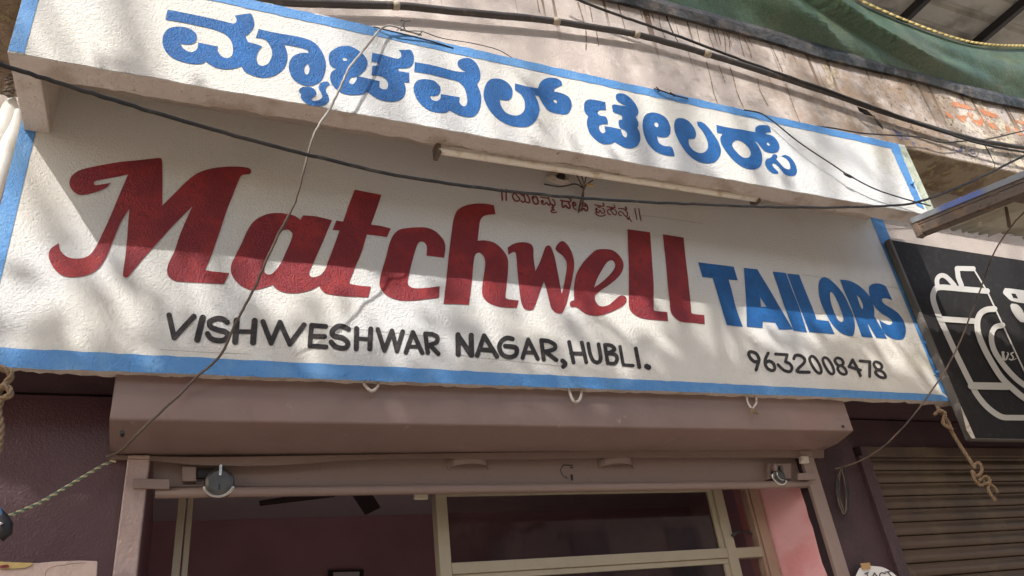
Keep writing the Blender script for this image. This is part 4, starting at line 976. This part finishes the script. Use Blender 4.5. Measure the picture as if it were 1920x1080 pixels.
for q, pts in enumerate(([(1086, 318, -.12), (1092, 335, -.1), (1095, 352, -.06), (1090, 372, -.03), (1084, 398, -.02)], [(1100, 325, -.1), (1096, 345, -.07), (1093, 362, -.04), (1089, 380, -.03), (1085, 399, -.02)], [(1078, 322, -.08), (1088, 342, -.05), (1094, 357, -.04), (1092, 385, -.02), (1088, 396, -.015)], [(1112, 338, -.06), (1100, 346, -.05), (1094, 358, -.03), (1091, 370, -.02)], [(1020, 345, -.03), (1050, 350, -.04), (1078, 345, -.05), (1092, 352, -.05)])):
    MB().tube(path(pts, 5), .004, 6).build('loose_wire', 'wirebrown' if q < 4 else 'cable', ch)
MB().tube([P(1100, 345, -.07), P(1112, 349, -.07)], .007, 8).build('yellow_connector', 'ochre', ch)

# three iron hooks
for (u0, v0, u1, v1, um, vm, lab) in ((681, 716, 709, 714, 697, 733, 'left limewashed iron hook hanging under the word with the two W letters'), (1066, 731, 1090, 733, 1080, 754, 'middle limewashed iron hook hanging under the sign below the black H'), (1400, 750, 1418, 752, 1411, 766, 'right limewashed iron hook with a knotted string end under the sign')):
    yk = .02; p_ = catmull([P(u0, v0-6, yk), P(u0+2, v0+4, yk), P((u0+um)/2+1, vm-4, yk-.01), P(um, vm, yk-.012), P(u1-3, vm-5, yk-.008), P(u1, v1+4, yk), P(u1, v1-8, yk)], 6)
    o = MB().tube(p_, .0065 if 'right' not in lab else .005, 8).build('iron_hook', 'hook')
    tag(o, lab, 'hook', 'iron hooks under the sign')
ks = thing('string_knot', 'frayed knot of pale string on the right hook', 'string', P(1412, 768, .0))
for q in range(7):
    an = random.uniform(-.9, 1.2); MB().tube([P(1408, 766, 0), P(1412+random.uniform(-3, 3), 769, -.005), P(1412+16*math.sin(an), 770+9*math.cos(an), -.005)], [.006, .005, .0015], 6).build('strand', 'rope', ks)

# jute rope hanging on the right
rp = thing('jute_rope', 'knotted brown jute rope hanging under the right end of the sign', 'rope', P(1765, 770, .05))
def strands(base, r, turn, n_, par, name='strand', m='rope'):
    for k_ in range(n_): twisted(MB(), base, r, n_, turn, k_).build(name, m, par)
base = path([(1758, 764, -.0), (1766, 775, -.03), (1778, 792, -.03), (1786, 812, -.03), (1800, 835, -.03), (1815, 858, -.03), (1828, 878, -.03)], 14)
strands(base, .010, 160, 3, rp)
base = path([(1826, 872, -.03), (1836, 868, -.045), (1841, 882, -.05), (1832, 893, -.03), (1823, 884, -.03), (1828, 900, -.035), (1838, 910, -.03), (1850, 906, -.04), (1862, 912, -.03), (1871, 924, -.03)], 10)
strands(base, .009, 200, 2, rp)
base = path([(1836, 902, -.035), (1846, 893, -.03), (1856, 900, -.04), (1852, 916, -.03), (1858, 928, -.03), (1866, 939, -.03)], 10)
strands(base, .009, 200, 2, rp)
base = path([(1752, 778, -.02), (1762, 770, -.045), (1772, 776, -.05), (1768, 792, -.04), (1776, 800, -.045), (1786, 806, -.04)], 10)
strands(base, .010, 180, 2, rp)
for q in range(16):
    u, v = random.choice([(1760, 772), (1774, 788), (1782, 808), (1845, 900), (1864, 930)])
    MB().tube([P(u, v, -.04), P(u+random.uniform(-14, 10), v+random.uniform(-6, 14), -.05)], [.002, .0008], 4).build('fibre', 'rope', rp)
# rope bundle at the left edge
rq = thing('jute_rope', 'thick knotted rope bundle hanging under the sign at the left edge', 'rope', P(10, 700, -.02))
strands(path([(-36, 694, -.03), (0, 690, -.04), (20, 700, -.04), (14, 716, -.03), (2, 728, -.03), (-8, 742, -.03)], 8), .011, 70, 3, rq)
strands(path([(4, 722, -.05), (18, 730, -.05), (18, 742, -.05), (4, 748, -.04), (-2, 770, -.03), (2, 800, -.03), (0, 830, -.02), (-4, 850, -.02)], 8), .010, 80, 3, rq)

# twisted cord at lower left, to a little lamp holder
tc = thing('twisted_cord', 'thin cream and green twisted cord stretched from the hood corner to the lamp holder', 'cord', P(110, 930, .1))
base = path([(216, 864, .22), (196, 871, .2), (160, 892, .15), (120, 916, .1), (80, 940, .05), (40, 958, 0), (6, 972, -.05)], 24)
for k_ in range(2): twisted(MB(), base, .0058, 2, 190, k_).build('strand', 'cord' if k_ == 0 else 'cordgreen', tc)
lb = thing('lamp_holder', 'black lamp holder with a blue bulb cut by the left edge of the photo', 'lamp', P(2, 985, -.06))
MB().tube([P(-4, 958, -.06), P(3, 972, -.06), P(8, 985, -.06), P(6, 998, -.06), P(-4, 1009, -.06)], [.012, .020, .024, .026, .02], 14).build('socket', 'dark', lb)
MB().tube([P(-14, 950, -.07), P(-6, 955, -.07), P(2, 968, -.07)], [.010, .012, .008], 12).build('bulb', 'bulb', lb)
MB().tube([P(0, 980, -.09), P(4, 984, -.09)], .006, 8).build('screw', 'chrome', lb)

# peeling board bottom left
pb = thing('painted_board', 'peeling pinkish painted board leaning at the bottom left corner', 'board', P(90, 1080, .18))
mb = MB(); e = [(-60, 1052), (0, 1053.5), (20, 1054), (45, 1056), (75, 1055.5), (100, 1053), (125, 1052), (150, 1051), (182, 1052)]
pts = [P(u, v, .2) for u, v in e]+[P(179, 1120, .2), P(-60, 1120, .2)]
mb.prism(list(reversed(pts)), (0, .03, 0)); mb.build('panel', 'poster', pb)
painted('peeled_patch', 'ochre', pb, (0, 810, 4), ['0,975 40,976 180,980 250,985 200,1015 100,1025 0,1028'], .196)
painted('peeled_patch', 'red2', pb, (0, 810, 4), ['0,1002 60,995 66,1015 0,1020'], .192)
stroked('crack', 'rust', pb, (0, 810, 4), ['0,1030 120,1026 200,1020 250,990', '340,1080 350,1040 400,1010 470,1000 560,985 640,982'], 4, .19, None, .6)

# paper notice
pn = thing('paper_notice', 'torn white paper notice with a contact heading taped to the right pillar', 'notice', P(1640, 1080, YP-.02))
yn = YP-.024
painted('sheet', 'paper', pn, (1440, 810, 4), ['660,1080 690,1020 740,1003! 790,1005 860,1015 920,1045 1000,1110! 1020,1300! 640,1300! 650,1150'], yn)
painted('folded_corner', 'paper', pn, (1440, 810, 4), ['655,1085! 685,1022! 722,1062! 700,1110!'], yn-.006)
painted('tape', 'ptape', pn, (1440, 810, 4), ['692,985! 765,980! 770,1028! 706,1032!'], yn-.010)
for s_, lab in ((['-728,1062 752,1054', '-742,1060 762,1128'], 'T'), (['-772,1118 798,1056 836,1104', '-782,1092 820,1084'], 'A'), (['880,1062 848,1056 838,1080 862,1104 896,1090'], 'C'), (['-880,1050 916,1046', '-898,1050 940,1100'], 'T')):
    stroked('letter', 'black', pn, (1440, 810, 4), s_, 8, yn-.003, 'thin serif capital '+lab, .5, .05)
stroked('letter', 'black', pn, (1440, 810, 4), ['-760,1160 900,1150', '-760,1185 930,1172'], 7, yn-.003, None, .6, .05)

# coil of wire on the right pillar
wc = thing('wire_coil', 'coil of dark wire hanging on the right pillar', 'wire coil', P(1580, 880, YP-.04))
for q in range(8):
    r0 = random.uniform(-5, 4); r1 = random.uniform(-4, 5); yy = YP-.015-.004*q
    MB().tube(path([(1578+r0*.4, 878, yy), (1570+r0, 900, yy), (1571+r0, 930, yy), (1578+r0, 955, yy), (1584+r1*.5, 965+r0, yy), (1590+r1, 950, yy), (1589+r1, 915, yy), (1583+r1, 885, yy), (1579, 878, yy)], 6), .0030, 6).build('loop', 'wirebrown' if q % 2 else 'cable', wc)

# ================================================================== CABLES
cable('power_cable', [(-40, 112, -1.35), (0, 121, -1.32), (100, 152, -1.28), (250, 199, -1.2), (400, 243, -1.15), (560, 286, -1.1), (740, 328, -1.05), (900, 352, -1.0), (1060, 369, -.97), (1200, 378, -.93), (1330, 384, -.9), (1440, 388, -.88), (1560, 389, -.85), (1660, 386, -.85), (1720, 379, -.88), (1790, 354, -.92), (1860, 322, -.95), (1920, 292, -1.0), (1970, 268, -1.0)], .0058, 'cable', 'thick black power cable sagging across both signs', 'cable')
cable('grey_wire', [(790, 66, YC+.02), (760, 57, YC-.015), (741, 50, YC-.03), (726, 48, YC-.035), (710, 58, YC-.045), (690, 84, YC-.07), (672, 106, YC-.085), (657, 124, YC-.09), (645, 148, YC-.085), (632, 176, YC-.06), (619, 204, YC-.024), (606, 222, YC-.02), (590, 250, YC+.0), (578, 286, -.405), (569, 322, -.38), (556, 370, -.34), (545, 396, -.32), (520, 444, -.28), (500, 487, -.24), (482, 530, -.20), (460, 572, -.165), (440, 610, -.13), (420, 655, -.09), (398, 683, -.06), (370, 706, -.03), (345, 732, -.01), (315, 760, -.01), (280, 792, -.01), (250, 822, .02), (226, 845, .1), (200, 858, .2)], .0050, 'wire', 'pale grey wire hanging from the canopy down across the letter a to the hood corner', 'wire', 5)
# thick pipe with bindings
bp = thing('cable_pipe', 'long black pipe with pale bindings fixed across the pink wall above the upper sign', 'pipe', P(1190, 65, -.5))
yz = YW-.045
pts_ = [(470, -6, yz), (520, 3, yz), (620, 7, yz), (760, 12, yz), (880, 24, yz), (1000, 35, yz), (1100, 49, yz), (1190, 64, yz), (1260, 82, yz), (1325, 101, yz), (1440, 137, yz), (1540, 170, yz), (1640, 205, yz), (1740, 237, yz), (1830, 262, yz), (1920, 277, yz), (2000, 290, yz)]
MB().tube(path(pts_, 6), [.020]*30+[.0185]*36+[.016]*31, 10).build('pipe', 'pipe', bp)
for (u, v, du, dv) in ((742, 11, 6, .6), (1042, 40, 6, .8), (1193, 65, 4.5, 1.2), (1325, 101, 6, 1.8)):
    a, b = P(u-du, v-dv, yz), P(u+du, v+dv, yz); MB().tube([a, b], .0215, 12).build('binding', 'tape', bp)
cable('black_wire', [(1060, -12, yz-.03), (1085, 0, yz-.03), (1150, 25, yz-.03), (1250, 60, yz-.03), (1320, 86, yz-.02), (1400, 116, yz-.01), (1480, 144, yz-.022), (1560, 172, yz-.022), (1650, 205, yz-.022), (1760, 244, yz-.02), (1840, 270, yz-.022), (1925, 286, yz-.03), (2000, 300, yz)], .0085, 'cable', 'black wire coming down from the top to lie along the bound pipe', 'wire')
cable('black_wire', [(1520, 236, yz+.01), (1560, 240, yz), (1620, 250, yz), (1700, 255, yz), (1730, 258, yz), (1765, 267, yz), (1800, 265, yz), (1850, 261, yz), (1900, 250, yz-.01), (1960, 235, yz-.02)], .0048, 'cable', 'thin black wire looping over the faded violet writing', 'wire')
cable('black_wire', [(1395, 206, YC-.02), (1425, 212, YC-.03), (1450, 228, YC-.035), (1500, 268, YC-.045), (1560, 308, YC-.05), (1592, 329, YC-.05), (1640, 354, YC-.045), (1690, 371, YC-.04), (1745, 386, YC-.05)], .0042, 'cable', 'thin black wire slung across the right end of the upper sign', 'wire')
o = MB().tube([P(1582, 325, YC-.05), P(1586, 327, YC-.05), P(1594, 331, YC-.05), P(1600, 333, YC-.05)], [.004, .009, .009, .004], 8).build('tape_joint', 'cable'); tag(o, 'black tape joint on the thin wire over the upper sign', 'tape')
cable('brown_wire', [(1990, 330, -1.0), (1920, 398, -.9), (1897, 424, -.82), (1878, 450, -.75), (1860, 482, -.65), (1843, 530, -.5), (1822, 585, -.42), (1800, 640, -.33), (1775, 690, -.25), (1745, 735, -.15), (1712, 780, -.05), (1680, 815, .05), (1650, 842, .15), (1610, 865, .24), (1566, 879, .27)], .0042, 'wirebrown', 'thin brown wire from the awning across the camera sign to the right pillar', 'wire', 6)
# dry twigs and debris on the canopy top
tw = thing('dry_twig', 'black tangled dry twig lying on the canopy above the grey wire', 'twig', P(765, 55, YC))
for pts in ([(752, 38, YC+.02), (758, 40, YC+.02), (757, 50, YC+.0), (762, 59, YC+.02)], [(770, 39, YC+.02), (759, 40, YC+.02)], [(744, 57, YC+.01), (756, 46, YC+.0), (750, 39, YC+.02)], [(750, 57, YC-.02), (765, 58, YC-.02), (790, 59, YC-.01), (784, 66, YC)], [(700, 50, YC-.01), (740, 60, YC-.02), (800, 75, YC-.01), (850, 90, YC-.005)], [(790, 58, YC), (830, 72, YC), (880, 80, YC+.01), (930, 92, YC+.01), (960, 108, YC+.02)]):
    MB().tube(path(pts, 5), .0035 if pts[0][0] in (752, 700) else .0022, 6).build('stem', 'dark', tw)
tw = thing('dry_twig', 'short dark forked twig lying on the canopy edge above the long vowel sign', 'twig', P(1260, 176, YC))
for pts, r0 in (([(1226, 166, YC-.01), (1240, 170, YC-.02), (1262, 178, YC-.02), (1290, 185, YC-.01)], .004), ([(1230, 163, YC-.01), (1238, 170, YC-.02), (1232, 171, YC-.01)], .003), ([(1256, 174, YC-.02), (1266, 180, YC-.02)], .006)):
    MB().tube(path(pts, 5), r0, 6).build('stem', 'dark', tw)
lf = thing('dead_leaf', 'black withered leaf caught on the cable over the pink wall', 'leaf', P(1640, 220, yz))
mb = MB(); q = [P(1608, 200, yz-.01), P(1625, 206, yz-.03), P(1634, 214, yz-.01), P(1638, 218, yz), P(1622, 214, yz), P(1612, 208, yz+.01)]
mb.prism(q, (0, .004, 0)); mb.build('blade', 'dark', lf)
MB().tube([P(1638, 216, yz), P(1642, 224, yz), P(1650, 234, yz), P(1656, 242, yz)], [.002, .006, .010, .002], 6).build('pod', 'dark', lf)
# painted-over nail heads and lumps on the blue borders
for (u, v, y, m_, lab) in ((1709, 345, YC-.008, 'band', 'blue painted stub on the right border of the upper sign'), (1735, 643, -.008, 'band', 'upper painted nail head on the right border of the lower sign'), (1757, 698, -.008, 'band', 'lower painted nail head on the right border of the lower sign')):
    c = P(u, v, y); o = MB().tube([(c[0], c[1]+.006, c[2]), (c[0]+.002, c[1]-.008, c[2]), (c[0]+.006, c[1]-.016, c[2]+.004)], [.012, .011, .004], 8).build('nail', m_); tag(o, lab, 'nail')
cable('tie_wire', [(1752, 704, -.02), (1762, 707, -.025), (1776, 706, -.03)], .0028, 'cable', 'short tie wire fixing the camera sign to the blue border', 'wire')
# wall cracks as fine open joints
cr = thing('wall_crack', 'dark crack running down the pink wall from the ledge to the cables', 'crack', P(1260, 55, YW))
MB().tube(path([(1245, 18, YW-.001), (1252, 38, YW-.001), (1262, 62, YW-.001), (1272, 80, YW-.001)], 4), [.006]*4+[.005]*5+[.0025]*4, 6).build('gap', 'dark', cr)
cr = thing('wall_crack', 'crack in the pink wall beside the faded violet writing near the right edge', 'crack', P(1870, 290, YW))
MB().tube(path([(1846, 272, YW-.001), (1852, 282, YW-.001), (1858, 294, YW-.001), (1864, 306, YW-.001), (1866, 318, YW-.001)], 4), [.005]*8+[.003]*9, 6).build('gap', 'dark', cr)

# ================================================================== ACROSS THE STREET (behind the camera)
def tree(x, y, hgt, cr_c, cr_r, n_clump, per, leaf, lab, seed, clumps=None):
    rs = random.Random(seed)
    t_ = thing('street_tree', lab, 'tree', (x, y, 0), 'trees across the street')
    mb = MB(); cx, cy, cz = cr_c
    mb.tube([(x, y, 0), (x+.1, y, 1.2), (x+(cx-x)*.3, y+(cy-y)*.3, hgt*.3), (x+(cx-x)*.7, y+(cy-y)*.7, hgt*.5), (cx, cy, cz)], [.34, .27, .22, .17, .06], 12)
    cl = []
    for i in range(n_clump):
        while True:
            a = Vector((rs.uniform(-1, 1), rs.uniform(-1, 1), rs.uniform(-1, 1)))
            if a.length < 1: break
        a = a.normalized()*(a.length**.5)
        cl.append(Vector((cx+a.x*cr_r[0], cy+a.y*cr_r[1], cz+a.z*cr_r[2])))
    if clumps: cl = clumps
    base = Vector((x+(cx-x)*.7, y+(cy-y)*.7, hgt*.5))
    for p in cl[::3]:
        m_ = base.lerp(p, .5)+Vector((rs.uniform(-.3, .3), rs.uniform(-.3, .3), .3)); mb.tube([base, m_, p], [.07, .04, .012], 6)
    mb.build('trunk', 'bark', t_)
    arr = []; fc = []
    for p in cl:
        rr = rs.uniform(.35, .75) if not clumps else rs.uniform(.28, .5)
        for _ in range(per):
            d = Vector((rs.gauss(0, 1), rs.gauss(0, 1), rs.gauss(0, .7)))*rr*.5; q = p+d
            u = Vector((rs.gauss(0, 1), rs.gauss(0, 1), rs.gauss(0, .5))).normalized(); v_ = u.cross(Vector((rs.gauss(0, 1), rs.gauss(0, 1), rs.gauss(0, 1)))).normalized()
            s1 = leaf*rs.uniform(.7, 1.3); s2 = s1*.45; k0 = len(arr)
            arr += [q-u*s1*.5, q+v_*s2*.5, q+u*s1*.5, q-v_*s2*.5]; fc.append((k0, k0+1, k0+2, k0+3))
    mb = MB(); mb.idx(arr, fc); mb.build('crown', 'leaf', t_)
def wall_shade(x, z):
    if z > 4.45: return .85 if x < 4.2 else .3
    if z > 3.95: return .15 if x < 1.3 else .5
    if z > 3.05: return 0
    return .6 if x < 1.1 else .22
def shade_spots(seed, n_, f, x0, x1, z0, z1, t0, t1):
    rs = random.Random(seed); out = []
    for _ in range(n_):
        x, z, t = rs.uniform(x0, x1), rs.uniform(z0, z1), rs.uniform(t0, t1)
        if rs.random() < f(x, z): out.append(Vector((x, 0, z))-SUN*t)
    return out
tree(-4.6, -9.0, 12, (-2.9, -6.9, 11.6), (3.6, 1.6, 3.0), 0, 34, .13, 'tall tree across the street whose sparse crown dapples the signs', 21,
     clumps=shade_spots(31, 165, wall_shade, -1.6, 6.2, 2.95, 5.9, 12, 17))
tree(-5.4, -6.0, 9, (-2.6, -5.0, 7.3), (3.6, 1.6, 3.0), 0, 90, .16, 'added unseen leafy tree with a dense crown set to shade the shop door', 25,  # added out of view; leaf clumps placed to block sun on hood and door
     clumps=shade_spots(32, 430, lambda x, z: 1 if z < 2.64+.05*math.sin(x*2.3) else 0, -3.2, 8.5, 1.5, 2.7, 7.2, 9))
tree(4.5, -13.5, 9, (4.5, -13.5, 7), (4, 3, 3.6), 120, 60, .3, 'broad leafy tree standing farther along the street', 22)
tree(-9, -12, 9, (-9, -12, 7.0), (3.5, 3, 3.4), 90, 60, .3, 'bushy tree at the left end of the street', 23)
fb = thing('street_house', 'cream two storey house on the far side of the street', 'house', (2, -18, 0))
MB().box(-12, 18, -19, -18, 0, 7.5).build('wall', 'facade', fb)
MB().box(-12.4, 18.4, -19, -17.3, 7.5, 7.7).build('roof_slab', 'grey', fb)
for i in range(8):
    x = -10+i*3.6
    MB().box(x, x+1.3, -17.99, -17.9, 4.4, 6.0).build('window', 'windowdark', fb)
    MB().box(x-.1, x+1.9, -17.99, -17.88, .1, 2.6).build('shop_door', 'shutterblue', fb)
